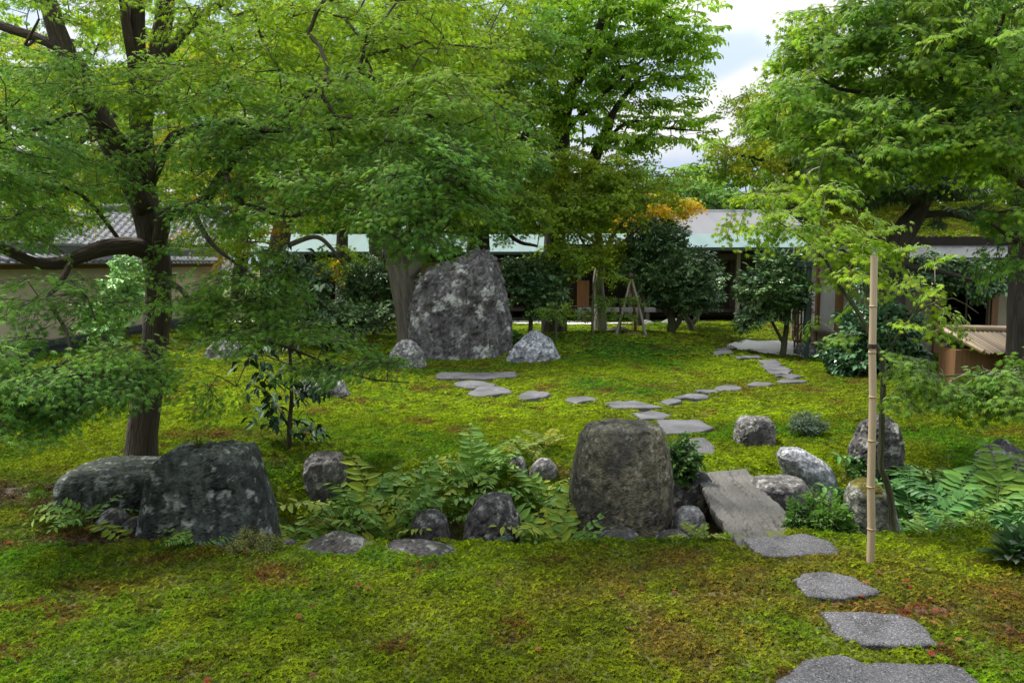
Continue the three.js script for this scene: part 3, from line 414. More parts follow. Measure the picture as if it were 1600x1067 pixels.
// ---------------------------------------------------------------- walls, roofs and buildings round the garden
const plasterTex = tex(256, (u, v) => 0.8 + 0.35 * (pf(u, v, 5, 5, 201, 5) - 0.47) + 0.12 * (pn(u, v, 90, 90, 7) - 0.5), 0.5, 0.5);
const woodTex = tex(256, (u, v) => 0.72 + 0.5 * (pf(u, v, 40, 3, 211, 3) - 0.44) + 0.25 * (pf(u, v, 4, 2, 99, 3) - 0.44), 1.1, 0.6);
const M = {
  tan: std({ map: plasterTex, color: new THREE.Color(0.6, 0.51, 0.38) }), brownPlaster: std({ map: plasterTex, color: new THREE.Color(0.36, 0.26, 0.18) }), grey: std({ map: plasterTex, color: new THREE.Color(0.33, 0.29, 0.22) }), ochre: std({ map: plasterTex, color: new THREE.Color(0.34, 0.27, 0.18) }),
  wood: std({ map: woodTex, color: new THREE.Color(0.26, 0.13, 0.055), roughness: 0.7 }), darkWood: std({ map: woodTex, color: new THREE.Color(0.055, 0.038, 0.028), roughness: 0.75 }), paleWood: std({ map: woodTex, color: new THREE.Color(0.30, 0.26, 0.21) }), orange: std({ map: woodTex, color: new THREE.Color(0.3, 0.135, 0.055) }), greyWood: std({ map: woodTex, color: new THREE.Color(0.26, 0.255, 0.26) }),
  black: std({ map: woodTex, color: new THREE.Color(0.06, 0.05, 0.045), roughness: 0.8 }), paper: std({ map: plasterTex, color: new THREE.Color(0.66, 0.65, 0.66) }), tile: std({ map: plasterTex, color: new THREE.Color(0.125, 0.128, 0.138), roughness: 0.5 }), slateCurb: std({ map: plasterTex, color: new THREE.Color(0.045, 0.055, 0.075), roughness: 0.6 }),
  copper: std({ map: plasterTex, color: new THREE.Color(0.15, 0.235, 0.22), roughness: 0.55 }), slateRoof: std({ map: plasterTex, color: new THREE.Color(0.19, 0.187, 0.2), roughness: 0.6 }), ridge: std({ map: plasterTex, color: new THREE.Color(0.6, 0.6, 0.64) }), darkSlate: std({ map: plasterTex, color: new THREE.Color(0.11, 0.115, 0.12), roughness: 0.6 }),
  pipe: std({ color: new THREE.Color(0.03, 0.055, 0.05), roughness: 0.45 }), gravel: std({ map: plasterTex, color: new THREE.Color(0.75, 0.73, 0.69), bumpMap: speckBump, bumpScale: 0.01 }), thatch: std({ map: woodTex, color: new THREE.Color(0.05, 0.04, 0.03) }),
};
const at0 = (g, o) => { g.translate(-o.position.x, -o.position.y, -o.position.z); return g; };
const px2x = (px, d) => (px - 800) / FOC * d;
const bp = (o, name, b, mat, label) => part(o, name, at0(boxGeo(...b), o), mat, label);
// a pitched roof laid in thin stepped courses from the eave (y0, z0) up to (y1, z1)
function coursedRoof(x0, x1, y0, z0, y1, z1, n, thick = 0.03, seed = 1) {
  const gs = [], L = Math.hypot(y1 - y0, z1 - z0), a = Math.atan2(y1 - y0, z0 - z1), r = rng(seed);
  for (let i = 0; i < n; i++) {
    const t = (i + 0.5) / n, g = boxGeo(x0, x1, -thick / 2, thick / 2, -L / n * 0.56, L / n * 0.56); g.rotateX(a + 0.09); g.translate(0, lerp(y0, y1, t) + (r() - 0.5) * 0.004, lerp(z0, z1, t)); gs.push(g);
  }
  return mergeGeometries(gs);
}

{ // garden wall on the left, running away from the camera under a tiled coping
  const X = -10.6, zN = -8.5, zF = -28.2, o = thing('garden_wall', 'long tan plaster garden wall with grey tile coping behind the left maple', 'wall', [X, 0, (zN + zF) / 2]);
  bp(o, 'plaster_body', [X - 0.2, X, -0.2, 1.86, zF, zN], M.tan); bp(o, 'coping_beam', [X - 0.24, X + 0.06, 1.86, 1.98, zF, zN], M.wood);
  const tile = tubeGeo([V(0, 0, 0), V(0.5, -0.17, 0)], [0.065, 0.065], { seg: 2, sides: 8 }), r = rng(5);
  const slope = boxGeo(0, 0.56, -0.02, 0.02, zF, zN); slope.rotateZ(-0.33); slope.translate(X - 0.1, 2.16, 0); part(o, 'tile_bed', at0(slope, o), M.tile);
  const slope2 = boxGeo(-0.56, 0, -0.02, 0.02, zF, zN); slope2.rotateZ(0.33); slope2.translate(X - 0.1, 2.16, 0); part(o, 'tile_bed', at0(slope2, o), M.tile);
  for (let z = zN - 0.15; z > zF; z -= 0.3) { const m = part(o, 'cover_tile', tile, M.tile); m.position.set(-0.08, 2.2 + (r() - 0.5) * 0.012, z - o.position.z); }
  for (let k = 0; k < 3; k++) bp(o, 'ridge_course', [X - 0.24 + k * 0.02, X + 0.06 - k * 0.02, 2.2 + k * 0.055, 2.245 + k * 0.055, zF, zN], M.tile);
  for (let z = zN; z > zF; z -= 0.62) part(o, 'ridge_tile', at0(tubeGeo([V(X - 0.09, 2.39, z), V(X - 0.09, 2.39, z - 0.6)], [0.085, 0.08], { seg: 2, sides: 10 }), o), M.tile);
  const k = thing('stone_curb', 'low dark blue-grey curb running along the foot of the tan wall', 'curb', [X + 0.45, 0, -18]);
  bp(k, 'curb_top', [X + 0.36, X + 0.56, 0.18, 0.31, -27.5, -8], M.slateCurb); bp(k, 'curb_face', [X + 0.39, X + 0.53, -0.2, 0.18, -27.5, -8], M.slateCurb);
}
{ // tiled roof of a building behind the wall
  const x0 = -16.6, x1 = -10.8, y0 = 2.62, z0 = -28.6, y1 = 4.0, z1 = -31.2, o = thing('tiled_storehouse', 'building with a grey wavy tile roof beyond the left garden wall', 'building', [x1, 0, z0]);
  bp(o, 'wall', [x0, x1 - 0.5, 0, 2.5, -31.1, z0 - 0.5], M.ochre); bp(o, 'eave_board', [x0, x1 - 0.05, 2.44, 2.52, z0 - 0.3, z0 - 0.1], M.darkWood);
  const L = Math.hypot(y1 - y0, z1 - z0), a = Math.atan2(y1 - y0, z0 - z1), bed = boxGeo(x0, x1, -0.06, -0.02, -L / 2, L / 2); bed.rotateX(a); bed.translate(0, (y0 + y1) / 2 - 0.03, (z0 + z1) / 2); part(o, 'roof', at0(bed, o), M.darkWood);
  const W = 0.3, T = new Tri(), n = 7, prof = (t) => 0.035 * Math.cos(t * 6.2832) + 0.02 * Math.cos(t * 12.566 + 0.6);
  for (let i = 0; i < n; i++) { const a0 = i / n, a1 = (i + 1) / n, A = V(a0 * W, prof(a0), 0), B = V(a1 * W, prof(a1), 0), C = V(a1 * W, prof(a1) - 0.02, -0.42), D = V(a0 * W, prof(a0) - 0.02, -0.42), dn = V(0, -0.03, 0); T.quad(A, B, C, D, [1, 1, 1]); T.quad(A.clone().add(dn), B.clone().add(dn), B, A, [1, 1, 1]); }
  const tg = T.geo(), r = rng(8), rows = 9; tg.deleteAttribute('color');
  for (let j = 0; j < rows; j++) for (let x = x0; x < x1 - 0.1; x += W) { const t = j / rows, m = part(o, 'roof_tile', tg, M.tile); m.position.set(x - o.position.x, lerp(y0, y1, t) + 0.05 + (r() - 0.5) * 0.01, lerp(z0, z1, t) - o.position.z); m.rotation.x = a; }
  part(o, 'verge_tile', at0(tubeGeo([V(x1 - 0.02, y0 + 0.1, z0 + 0.05), V(x1 - 0.02, y1 + 0.1, z1)], [0.1, 0.1], { seg: 4, sides: 8 }), o), M.tile);
  part(o, 'ridge_tile', at0(tubeGeo([V(x0, y1 + 0.12, z1), V(x1 + 0.1, y1 + 0.12, z1)], [0.16, 0.16], { seg: 4, sides: 8 }), o), M.tile);
}
{ // long low wing at the back with a copper roof
  const x0 = px2x(405, 27.4), x1 = px2x(882, 27.4), z = -27.6, o = thing('garden_wing', 'long low wing with a pale green copper roof behind the great rock', 'building', [(x0 + x1) / 2, 0, z]);
  part(o, 'roof', at0(coursedRoof(x0 - 0.3, x1, 2.36, -26.5, 3.02, -29.6, 20, 0.03, 3), o), M.copper); bp(o, 'eave_gutter', [x0 - 0.3, x1, 2.27, 2.33, -26.55, -26.43], M.pipe); bp(o, 'soffit', [x0, x1, 2.28, 2.31, -28, -26.6], M.darkWood);
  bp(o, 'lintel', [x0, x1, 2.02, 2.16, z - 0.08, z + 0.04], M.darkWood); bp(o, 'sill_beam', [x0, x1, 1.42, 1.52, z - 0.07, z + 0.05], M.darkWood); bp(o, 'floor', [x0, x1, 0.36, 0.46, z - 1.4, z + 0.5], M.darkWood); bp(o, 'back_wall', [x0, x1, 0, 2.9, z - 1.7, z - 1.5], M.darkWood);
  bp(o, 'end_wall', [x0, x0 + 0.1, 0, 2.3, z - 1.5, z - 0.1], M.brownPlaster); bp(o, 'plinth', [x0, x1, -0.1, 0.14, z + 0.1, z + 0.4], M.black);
  for (let i = 0; i <= 6; i++) { const x = lerp(x0 + 0.06, x1 - 0.06, i / 6); bp(o, 'post', [x - 0.06, x + 0.06, -0.05, 2.28, z - 0.05, z + 0.07], M.darkWood); if (i < 6) bp(o, 'upper_plaster', [x + 0.06, lerp(x0, x1, (i + 1) / 6) - 0.06, 1.52, 2.02, z - 0.05, z + 0.01], M.brownPlaster); }
  bp(o, 'wooden_panel', [px2x(455, 27.5), px2x(488, 27.5), 0.46, 1.15, z - 0.02, z + 0.08], M.orange, 'orange wooden panel'); bp(o, 'wooden_panel', [px2x(800, 27.5), px2x(812, 27.5), 1.52, 2.02, z + 0.012, z + 0.05], M.orange);
}
{ // main hall: slate roof over a copper pent roof, dark open veranda below
  const x0 = px2x(884, 27.2), x1 = 13.0, z = -27.2, o = thing('main_hall', 'hall with a light slate roof and copper pent roof beyond the big camellias', 'building', [5, 0, z]);
  part(o, 'roof', at0(coursedRoof(px2x(1062, 29), x1 + 1, 2.98, -28.3, 3.96, -31.4, 16, 0.035, 4), o), M.slateRoof); bp(o, 'ridge', [px2x(1062, 31.4), x1 + 1, 3.92, 4.06, -31.65, -31.35], M.ridge);
  part(o, 'pent_roof', at0(coursedRoof(px2x(880, 26.6), x1, 2.5, -26.3, 3.0, -28.35, 14, 0.03, 5), o), M.copper); bp(o, 'eave_gutter', [px2x(880, 26.4), x1, 2.4, 2.46, -26.35, -26.24], M.pipe);
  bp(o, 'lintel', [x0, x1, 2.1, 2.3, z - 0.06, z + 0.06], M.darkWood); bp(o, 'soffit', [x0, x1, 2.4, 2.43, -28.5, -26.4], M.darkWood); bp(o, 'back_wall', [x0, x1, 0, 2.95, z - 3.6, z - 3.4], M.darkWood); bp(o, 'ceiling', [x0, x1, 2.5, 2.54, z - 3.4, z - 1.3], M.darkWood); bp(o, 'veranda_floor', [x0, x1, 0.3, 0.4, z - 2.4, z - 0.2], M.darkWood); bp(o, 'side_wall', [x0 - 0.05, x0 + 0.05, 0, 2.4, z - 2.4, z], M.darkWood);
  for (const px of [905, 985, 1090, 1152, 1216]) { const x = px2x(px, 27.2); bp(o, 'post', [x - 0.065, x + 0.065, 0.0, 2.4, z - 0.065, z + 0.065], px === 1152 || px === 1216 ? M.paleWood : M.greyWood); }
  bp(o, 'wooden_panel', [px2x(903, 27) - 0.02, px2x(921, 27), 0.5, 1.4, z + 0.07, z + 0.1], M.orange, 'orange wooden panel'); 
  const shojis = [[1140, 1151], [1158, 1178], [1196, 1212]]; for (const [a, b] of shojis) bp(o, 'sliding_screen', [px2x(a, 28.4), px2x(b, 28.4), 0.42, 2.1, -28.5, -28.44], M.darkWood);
  const b = thing('veranda_bench', 'long grey plank bench along the front of the dark hall', 'bench', [4, 0, -26.2]);
  bp(b, 'plank', [px2x(905, 26.2), px2x(1023, 26.2), 0.40, 0.52, -26.5, -25.95], M.greyWood); for (const px of [913, 962, 1012]) { const x = px2x(px, 26.2); bp(b, 'leg', [x - 0.06, x + 0.06, 0, 0.4, -26.3, -26.15], M.paleWood); }
}
{ // tea house on the right: moss-grown roof, slate pent eave, plaster walls
  const o = thing('tea_house', 'tea house with a moss-covered roof and plaster walls on the right', 'building', [10, 0, -17]);
  const z = -17, X = 7.1;
  part(o, 'pent_roof', at0(coursedRoof(6.9, 14, 2.1, -16.05, 2.44, -17.1, 8, 0.03, 6), o), M.darkSlate); bp(o, 'eave_gutter', [6.9, 14, 2.02, 2.08, -16.06, -15.98], M.pipe);
  const th = boxGeo(6.6, 14.2, -0.1, 0.08, -1.35, 1.35); th.rotateX(Math.atan2(0.85, 2.5)); th.translate(0, 2.9, -18.05); part(o, 'thatch', at0(th, o), M.thatch);
  { const r = rng(31), mats = [], cols = [], a = Math.atan2(0.85, 2.5), q = new THREE.Quaternion().setFromEuler(new THREE.Euler(a, 0, 0)), q2 = new THREE.Quaternion(); for (let x = 6.6; x < 14; x += 0.11) for (let t = -1.36; t < 1.36; t += 0.11) { const X2 = x + r() * 0.11, T2 = t + r() * 0.11, k = 0.7 + 0.6 * r(), s = 1.5 + r(); q2.setFromAxisAngle(V(0, 1, 0), r() * 6); mats.push(new THREE.Matrix4().compose(V(X2 - 10, 2.9 + Math.sin(a) * -T2 + 0.075, -18.05 + 17 + Math.cos(a) * T2), q.clone().multiply(q2), V(s, s, s))); const c = mix3(mix3(MOSS.lime, MOSS.olive, r()), MOSS.brown, 0.7 * sstep(0, 0.4, fbm(X2, T2, 3, 3))); cols.push(c.map((v) => v * k)); } instances('roof_moss', MOSSG2, mossMat, mats, cols, o); }
  const wa = px2x(1475, 16.95), wb = px2x(1549, 16.95); bp(o, 'wall', [X, wa, 0.1, 2.2, z - 0.1, z], M.grey); bp(o, 'wall', [wb, 14, 0.1, 2.2, z - 0.1, z], M.grey); bp(o, 'wall', [wa, wb, 1.42, 2.2, z - 0.1, z], M.grey); bp(o, 'wall', [wa, wb, 0.1, 0.35, z - 0.1, z], M.grey); bp(o, 'rear_wall', [X, 14, 0, 2.4, -20.2, -20.1], M.grey); bp(o, 'end_wall', [14, 14.1, 0, 2.4, -20.2, z - 0.1], M.grey); bp(o, 'floor', [X, 14, 0.3, 0.34, -20.1, z - 0.1], M.wood); bp(o, 'ceiling', [X, 14, 2.21, 2.24, -20.1, z - 0.1], M.wood); bp(o, 'base_board', [X + 0.06, 14, -0.1, 0.1, z - 0.08, z - 0.02], M.black);
  bp(o, 'side_wall', [X - 0.1, X, 0.12, 0.45, -19.6, z - 0.1], M.ochre); bp(o, 'side_wall', [X - 0.1, X, 1.56, 2.3, -19.6, z - 0.1], M.grey); bp(o, 'sill', [X - 0.2, X + 0.05, 0.45, 0.51, -19.6, z - 0.1], M.paleWood);
  bp(o, 'shoji_screen', [X - 0.07, X - 0.03, 0.51, 1.56, -19.5, -18.25], M.paper, 'white paper shoji screen'); bp(o, 'shoji_screen', [X - 0.06, X - 0.02, 0.51, 1.56, -18.2, z - 0.15], M.paper); for (const zz of [-19.55, -18.22, z - 0.1]) bp(o, 'post', [X - 0.13, X + 0.0, 0.05, 2.3, zz - 0.06, zz + 0.06], M.wood);
  for (const y of [0.85, 1.2]) bp(o, 'screen_bar', [X - 0.085, X - 0.071, y, y + 0.02, -19.5, -18.25], M.wood);
  for (const px of [1468, 1556]) { const x = px2x(px, 16.95); bp(o, 'post', [x - 0.07, x + 0.07, 0.05, 2.2, z + 0.003, z + 0.07], M.wood); }
  const mx = px2x(1512, 16.95); bp(o, 'mullion', [mx - 0.02, mx + 0.02, 0.35, 1.42, z + 0.013, z + 0.04], M.darkWood); bp(o, 'lintel', [px2x(1462, 16.95), px2x(1562, 16.95), 1.42, 1.5, z + 0.005, z + 0.09], M.wood);
  bp(o, 'soffit', [6.9, 14, 2.04, 2.07, -17, -16.1], M.darkWood); bp(o, 'eave_beam', [6.9, 14, 1.86, 1.98, -16.6, -16.5], M.wood);
  const g = thing('drain_pipe', 'dark green upright drain pipe before the bamboo gate', 'drain pipe', [px2x(1263, 16.6), 0, -16.6]);
  part(g, 'pipe', tubeGeo([V(0, -0.1, 0), V(0, 1.92, 0)], [0.055, 0.055], { seg: 6, sides: 12 }), M.pipe); part(g, 'pipe_hopper', boxGeo(-0.28, 0.12, 1.92, 2.02, -0.1, 0.1), M.pipe); for (const y of [0.5, 1.4]) part(g, 'bracket', tubeGeo([V(0, y, 0), V(0, y + 0.05, 0)], [0.066, 0.066], { seg: 1, sides: 12 }), M.pipe);
  const bg = thing('bamboo_gate', 'narrow slatted brown bamboo gate left of the tea house', 'gate', [px2x(1256, 17.9), 0, -17.9]);
  for (let i = 0; i < 6; i++) part(bg, 'slat', tubeGeo([V(-0.17 + i * 0.068, 0.08, 0), V(-0.17 + i * 0.068, 1.22, 0.0)], [0.021, 0.019], { seg: 4, sides: 7 }), M.wood); for (const y of [0.25, 0.62, 0.95, 1.16]) part(bg, 'rail', tubeGeo([V(-0.21, y, 0.03), V(0.21, y, 0.03)], [0.018, 0.018], { seg: 3, sides: 7 }), M.orange);
}
{ // pale path before the hall and the gravel by the tea house
  const q = (P, h, name, mat) => { const s = new THREE.Shape(P.map(([x, z]) => new THREE.Vector2(x, -z))), g0 = new THREE.ShapeGeometry(s); g0.rotateX(-Math.PI / 2); const p = g0.attributes.position, uv = g0.attributes.uv; for (let i = 0; i < p.count; i++) { p.setY(i, ground(p.getX(i), p.getZ(i)) + h); uv.setXY(i, p.getX(i), p.getZ(i)); } g0.computeVertexNormals(); return struct(name, g0, mat); };
  const dense = (P, n) => P.flatMap((p, i) => { const b = P[(i + 1) % P.length]; return Array.from({ length: n }, (_, k) => [lerp(p[0], b[0], k / n), lerp(p[1], b[1], k / n)]); });
  q(dense(gravelPoly, 4).map(([x, z]) => [x + 0.06 * n3(x * 3, 1, z * 3), z + 0.06 * n3(x * 3, 5, z * 3)]), 0.03, 'gravel', M.gravel).userData.kind = 'stuff';
  q(dense([[-9.5, -26.6], [10, -26.6], [10, -25.9], [2.5, -25.2], [-3, -26.0], [-9.5, -26.1]], 8), 0.05, 'path', M.gravel);
}
{ // bamboo roof over the well box
  const A = at(1474, 514, 12.9), B = at(1537, 551, 12.25), C = at(1447, 531, 13.5), dir = at(1600, 517, 12.75).sub(A).normalize(), Lr = 1.75, bam = std({ color: new THREE.Color(0.42, 0.31, 0.19), map: woodTex, roughness: 0.5 }), bams = [[0.31, 0.22, 0.13], [0.24, 0.17, 0.10], [0.28, 0.22, 0.15], [0.17, 0.12, 0.075]].map((q) => std({ color: new THREE.Color(...q), map: woodTex, roughness: 0.55 }));
  const o = thing('well_roof', 'small gabled roof of split bamboo over a box at the right edge', 'well cover', [A.x, 0, A.z]), r = rng(3);
  const s1 = B.clone().sub(A), s2 = C.clone().sub(A), cul = (p, v, rr) => part(o, 'culm', at0(tubeGeo([p, p.clone().addScaledVector(v, 0.5), p.clone().add(v)], [rr, rr * 0.97, rr * 0.94], { seg: 4, sides: 8 }), o), bams[Math.floor(r() * 4)]);
  for (let k = 0.03; k < Lr; k += 0.07) { cul(A.clone().addScaledVector(dir, k).add(V(0, -0.02, 0)), s1.clone().multiplyScalar(0.97 + r() * 0.05), 0.029); cul(A.clone().addScaledVector(dir, k).add(V(0, -0.02, 0)), s2.clone().multiplyScalar(0.97 + r() * 0.05), 0.029); }
  part(o, 'ridge_pole', at0(tubeGeo([A.clone().addScaledVector(dir, -0.06).add(V(0, 0.02, 0)), A.clone().addScaledVector(dir, Lr).add(V(0, 0.02, 0))], [0.055, 0.055], { seg: 4, sides: 12 }), o), bam);
  for (const s of [s1, s2]) part(o, 'verge_pole', at0(tubeGeo([A.clone().add(V(-0.02, 0.0, 0.02)), A.clone().add(s.clone().multiplyScalar(1.02)).add(V(-0.02, 0.02, 0.02))], [0.045, 0.042], { seg: 3, sides: 10 }), o), bam);
  const base = boxGeo(0.02, Lr, -0.3, 0.62, -0.32, 0.32); base.rotateY(-Math.atan2(dir.z, dir.x)); base.translate(0.06, 0, 0.02); part(o, 'box', base, M.wood); const fl = boxGeo(0.1, Lr, 0.62, 0.86, -0.05, 0.05); fl.rotateY(-Math.atan2(dir.z, dir.x)); fl.translate(0, 0, 0.0); part(o, 'gable_board', fl, M.black);  // box colour darkened to a wood tone, standing in for leaf shade
}
{ // tall bamboo pole in the foreground
  const b = onGround(1361, 884), t = at(1366, 400, -b.z), o = thing('bamboo_pole', 'upright pale yellow bamboo pole standing in the moss by the young maple', 'pole', b), v = t.clone().sub(b), g = [], cols = [[0.56, 0.42, 0.24], [0.62, 0.50, 0.33]];
  const ys = [0, 0.118, 0.258, 0.41, 0.552, 0.695, 0.842, 1], col = std({ map: woodTex, color: new THREE.Color(0.64, 0.50, 0.33), roughness: 0.5 }), nodeM = std({ color: new THREE.Color(0.36, 0.26, 0.13), roughness: 0.6 });
  for (let i = 0; i < ys.length - 1; i++) { const p = v.clone().multiplyScalar(ys[i]), q = v.clone().multiplyScalar(ys[i + 1]); p.x += 0.004 * Math.sin(i * 2.1); q.x += 0.004 * Math.sin(i * 2.1 + 2.1); const r = 0.0255 - 0.004 * ys[i]; if (i === 0) p.y -= 0.1; part(o, 'culm', tubeGeo([p, p.clone().lerp(q, 0.06), p.clone().lerp(q, 0.5), p.clone().lerp(q, 0.94), q], [r * 1.06, r, r * 0.985, r * 0.98, r * 1.05], { seg: 16, sides: 16 }), col); if (i === 5) for (let w = 0; w < 4; w++) part(o, 'cord', tubeGeo([0, 1, 2, 3, 4, 5, 6].map((e) => p.clone().add(V(Math.cos(e * 1.05) * r * 1.25, 0.03 + w * 0.007 + e * 0.001, Math.sin(e * 1.05) * r * 1.25))), [0.0035, 0.0035], { seg: 18, sides: 5 }), M.darkWood); if (i) part(o, 'node', tubeGeo([p.clone().add(V(0, -0.006, 0)), p.clone().add(V(0, 0, 0)), p.clone().add(V(0, 0.006, 0))], [r * 1.05, r * 1.17, r * 1.06], { seg: 4, sides: 16 }), nodeM); }
}

{ // unseen veranda hall behind the camera, added so its deep eave shades the near moss
  const g = [boxGeo(-13, 13, 0.35, 0.5, -0.7, 5), boxGeo(-13, 13, 0, 4.5, 5, 5.2)], r1 = boxGeo(-13.5, 13.5, -0.08, 0.08, 0, 7.2); r1.rotateX(-0.3); r1.translate(0, 2.92, -1.85); g.push(r1);
  for (const x of [-9, -4.5, 4.5, 9]) g.push(boxGeo(x - 0.08, x + 0.08, 0, 3.3, 0.4, 0.56));
  struct('added_veranda_building', mergeGeometries(g), M.paleWood);
}
// ---------------------------------------------------------------- foliage sprays
function starLeaf(T, c, f, n, s, col, lobes = 7, fine = 0.15) {                             // a palmate maple leaf
  const side = n.clone().cross(f).normalize(), A = lobes === 7 ? [[0, 1], [0.62, 0.92], [-0.62, 0.92], [1.22, 0.74], [-1.22, 0.74], [1.95, 0.42], [-1.95, 0.42]] : [[0, 1], [0.75, 0.9], [-0.75, 0.9], [1.6, 0.6], [-1.6, 0.6]];
  for (const [a, l] of A) {
    const d = f.clone().multiplyScalar(Math.cos(a)).addScaledVector(side, Math.sin(a)), p = n.clone().cross(d), L = s * l, m = c.clone().addScaledVector(d, L * 0.42).addScaledVector(n, 0.02 * s), w = s * fine, t = c.clone().addScaledVector(d, L).addScaledVector(n, -0.16 * s * l);
    const nn = n.clone().addScaledVector(d, 0.22).normalize();
    T.tri(c, m.clone().addScaledVector(p, -w), t, col, nn); T.tri(c, t, m.clone().addScaledVector(p, w), col, nn);
  }
}
function ovalLeaf(T, b, f, n, L, W, col, fold = 0.25, curl = 0.12) {                        // a simple leaf, folded along its rib
  const side = n.clone().cross(f).normalize(), P = (t, w) => b.clone().addScaledVector(f, t * L).addScaledVector(side, w * W).addScaledVector(n, Math.abs(w) * fold * W - curl * L * t * t);
  const nl = n.clone().addScaledVector(side, fold * 1.2).normalize(), nr = n.clone().addScaledVector(side, -fold * 1.2).normalize(), tip = P(1, 0), m = P(0.5, 0);
  T.tri(b, P(0.33, 0.5), m, col, nr); T.tri(P(0.33, 0.5), P(0.7, 0.38), m, col, nr); T.tri(P(0.7, 0.38), tip, m, col, nr);
  T.tri(b, m, P(0.33, -0.5), col, nl); T.tri(P(0.33, -0.5), m, P(0.7, -0.38), col, nl); T.tri(P(0.7, -0.38), m, tip, col, nl);
}
const rv = (r, k) => V((r() - 0.5) * k, (r() - 0.5) * k, (r() - 0.5) * k);
function spray(seed, { L = 0.36, leaf = 0.05, kind = 'maple', gap = 0.034, base = [0.155, 0.305, 0.02], wild = 0.5, lobes = 7, spread = 1, fine = 0.125, hang = 0.5 }) {
  const r = rng(seed), T = new Tri(), axes = [[V(0, 0, 0), V(1, -0.06, (r() - 0.5) * 0.2).normalize(), L]], tw = [0.055, 0.035, 0.022];
  for (const [s, sg] of [[0.12, 1], [0.28, -1], [0.42, 1], [0.56, -1], [0.7, 1]]) { const d = V(0.72, -0.06 + (r() - 0.5) * 0.25, sg * 0.7 * spread).normalize(); axes.push([axes[0][0].clone().addScaledVector(axes[0][1], s * L), d, L * (0.62 - 0.4 * s) * (0.8 + 0.4 * r())]); }
  for (const [o, d, l] of axes) {
    T.rod(o, o.clone().addScaledVector(d, l), 0.0022, 0.001, tw);
    const n = Math.max(2, Math.round(l / gap)), side = V(0, 1, 0).cross(d).normalize();
    for (let i = 1; i <= n; i++) for (const sg of i === n ? [0] : [1, -1]) {
      const k = 0.75 + 0.5 * r(), y = r() * r(), col = [base[0] * k * (1 + y * 1.1), base[1] * k * (1 + y * 0.35), base[2] * k];
      const f = d.clone().multiplyScalar(0.75).addScaledVector(side, sg * 0.8).add(rv(r, wild * 0.9)).normalize(), nn = V(0, 1, 0).add(rv(r, wild * 1.5)); f.y -= hang * (0.3 + 1.1 * r()); f.normalize(); nn.addScaledVector(f, -nn.dot(f)).normalize();
      const c = o.clone().addScaledVector(d, l * (i - 0.6 * r()) / n).addScaledVector(f, leaf * (0.3 + 0.5 * r())).add(rv(r, leaf * 0.9)), s = leaf * (0.7 + 0.5 * r());
      if (kind === 'maple') starLeaf(T, c, f, nn, s * 0.72, col, lobes, fine);
      else ovalLeaf(T, o.clone().addScaledVector(d, l * i / n).addScaledVector(f, 0.008), f, nn, s * 1.5, s * (kind === 'needle' ? 0.28 : 0.72), col);
    }
  }
  return T.geo();
}
const leafMat = (o) => new THREE.MeshPhysicalMaterial({ vertexColors: true, side: THREE.DoubleSide, roughness: 0.9, transmission: 0.58, thickness: 0, specularIntensity: 0.35, ...o });
const LM = { maple: leafMat({}), soft: leafMat({ transmission: 0.62 }), gloss: new THREE.MeshPhysicalMaterial({ vertexColors: true, side: THREE.DoubleSide, roughness: 0.32, specularIntensity: 0.9 }), fern: leafMat({ transmission: 0.4, roughness: 0.8 }), needle: leafMat({ transmission: 0.15, roughness: 0.7 }) };
const SP = {
  maple: spray(101, {}), fineMaple: spray(102, { leaf: 0.052, fine: 0.095, gap: 0.052, wild: 0.9, L: 0.38 }), bigMaple: spray(103, { leaf: 0.064, fine: 0.125, gap: 0.06, wild: 0.9 }), midMaple: spray(104, { L: 0.6, leaf: 0.085, gap: 0.085, lobes: 5, fine: 0.17, wild: 1.1 }),
  broad: spray(105, { L: 0.62, leaf: 0.085, gap: 0.075, kind: 'oval', wild: 1.2, base: [0.13, 0.28, 0.018] }), camellia: spray(106, { L: 0.3, leaf: 0.055, gap: 0.042, kind: 'oval', wild: 1.3, base: [0.07, 0.155, 0.052] }), needle: spray(107, { L: 0.34, leaf: 0.06, gap: 0.02, kind: 'needle', wild: 1.3, base: [0.07, 0.13, 0.07] }),
};
// ---------------------------------------------------------------- trees
const barkBump = tex(256, (u, v) => 0.6 * pf(u, v, 14, 3, 51, 4) + 0.4 * pn(u, v, 48, 14, 7), 2.2, 0.9);
const barkTex = tex(256, (u, v) => 0.62 + 0.75 * (pf(u, v, 12, 3, 51, 4) - 0.46) + 0.35 * (pf(u, v, 5, 4, 91, 4) - 0.46), 2.2, 0.9, false);
const bark = (r, g, b) => std({ map: barkTex, color: new THREE.Color(r, g, b), bumpMap: barkBump, bumpScale: 0.04, roughness: 0.95 });
const BK = { brown: bark(0.085, 0.062, 0.042), grey: bark(0.2, 0.175, 0.135), dark: bark(0.075, 0.062, 0.052), light: bark(0.32, 0.30, 0.25), olive: bark(0.12, 0.125, 0.06) };
const twigM = std({ color: new THREE.Color(0.055, 0.042, 0.032) }), twigPale = std({ color: new THREE.Color(0.26, 0.24, 0.19) });
const pick = (r, a) => a[Math.floor(r() * a.length) % a.length];
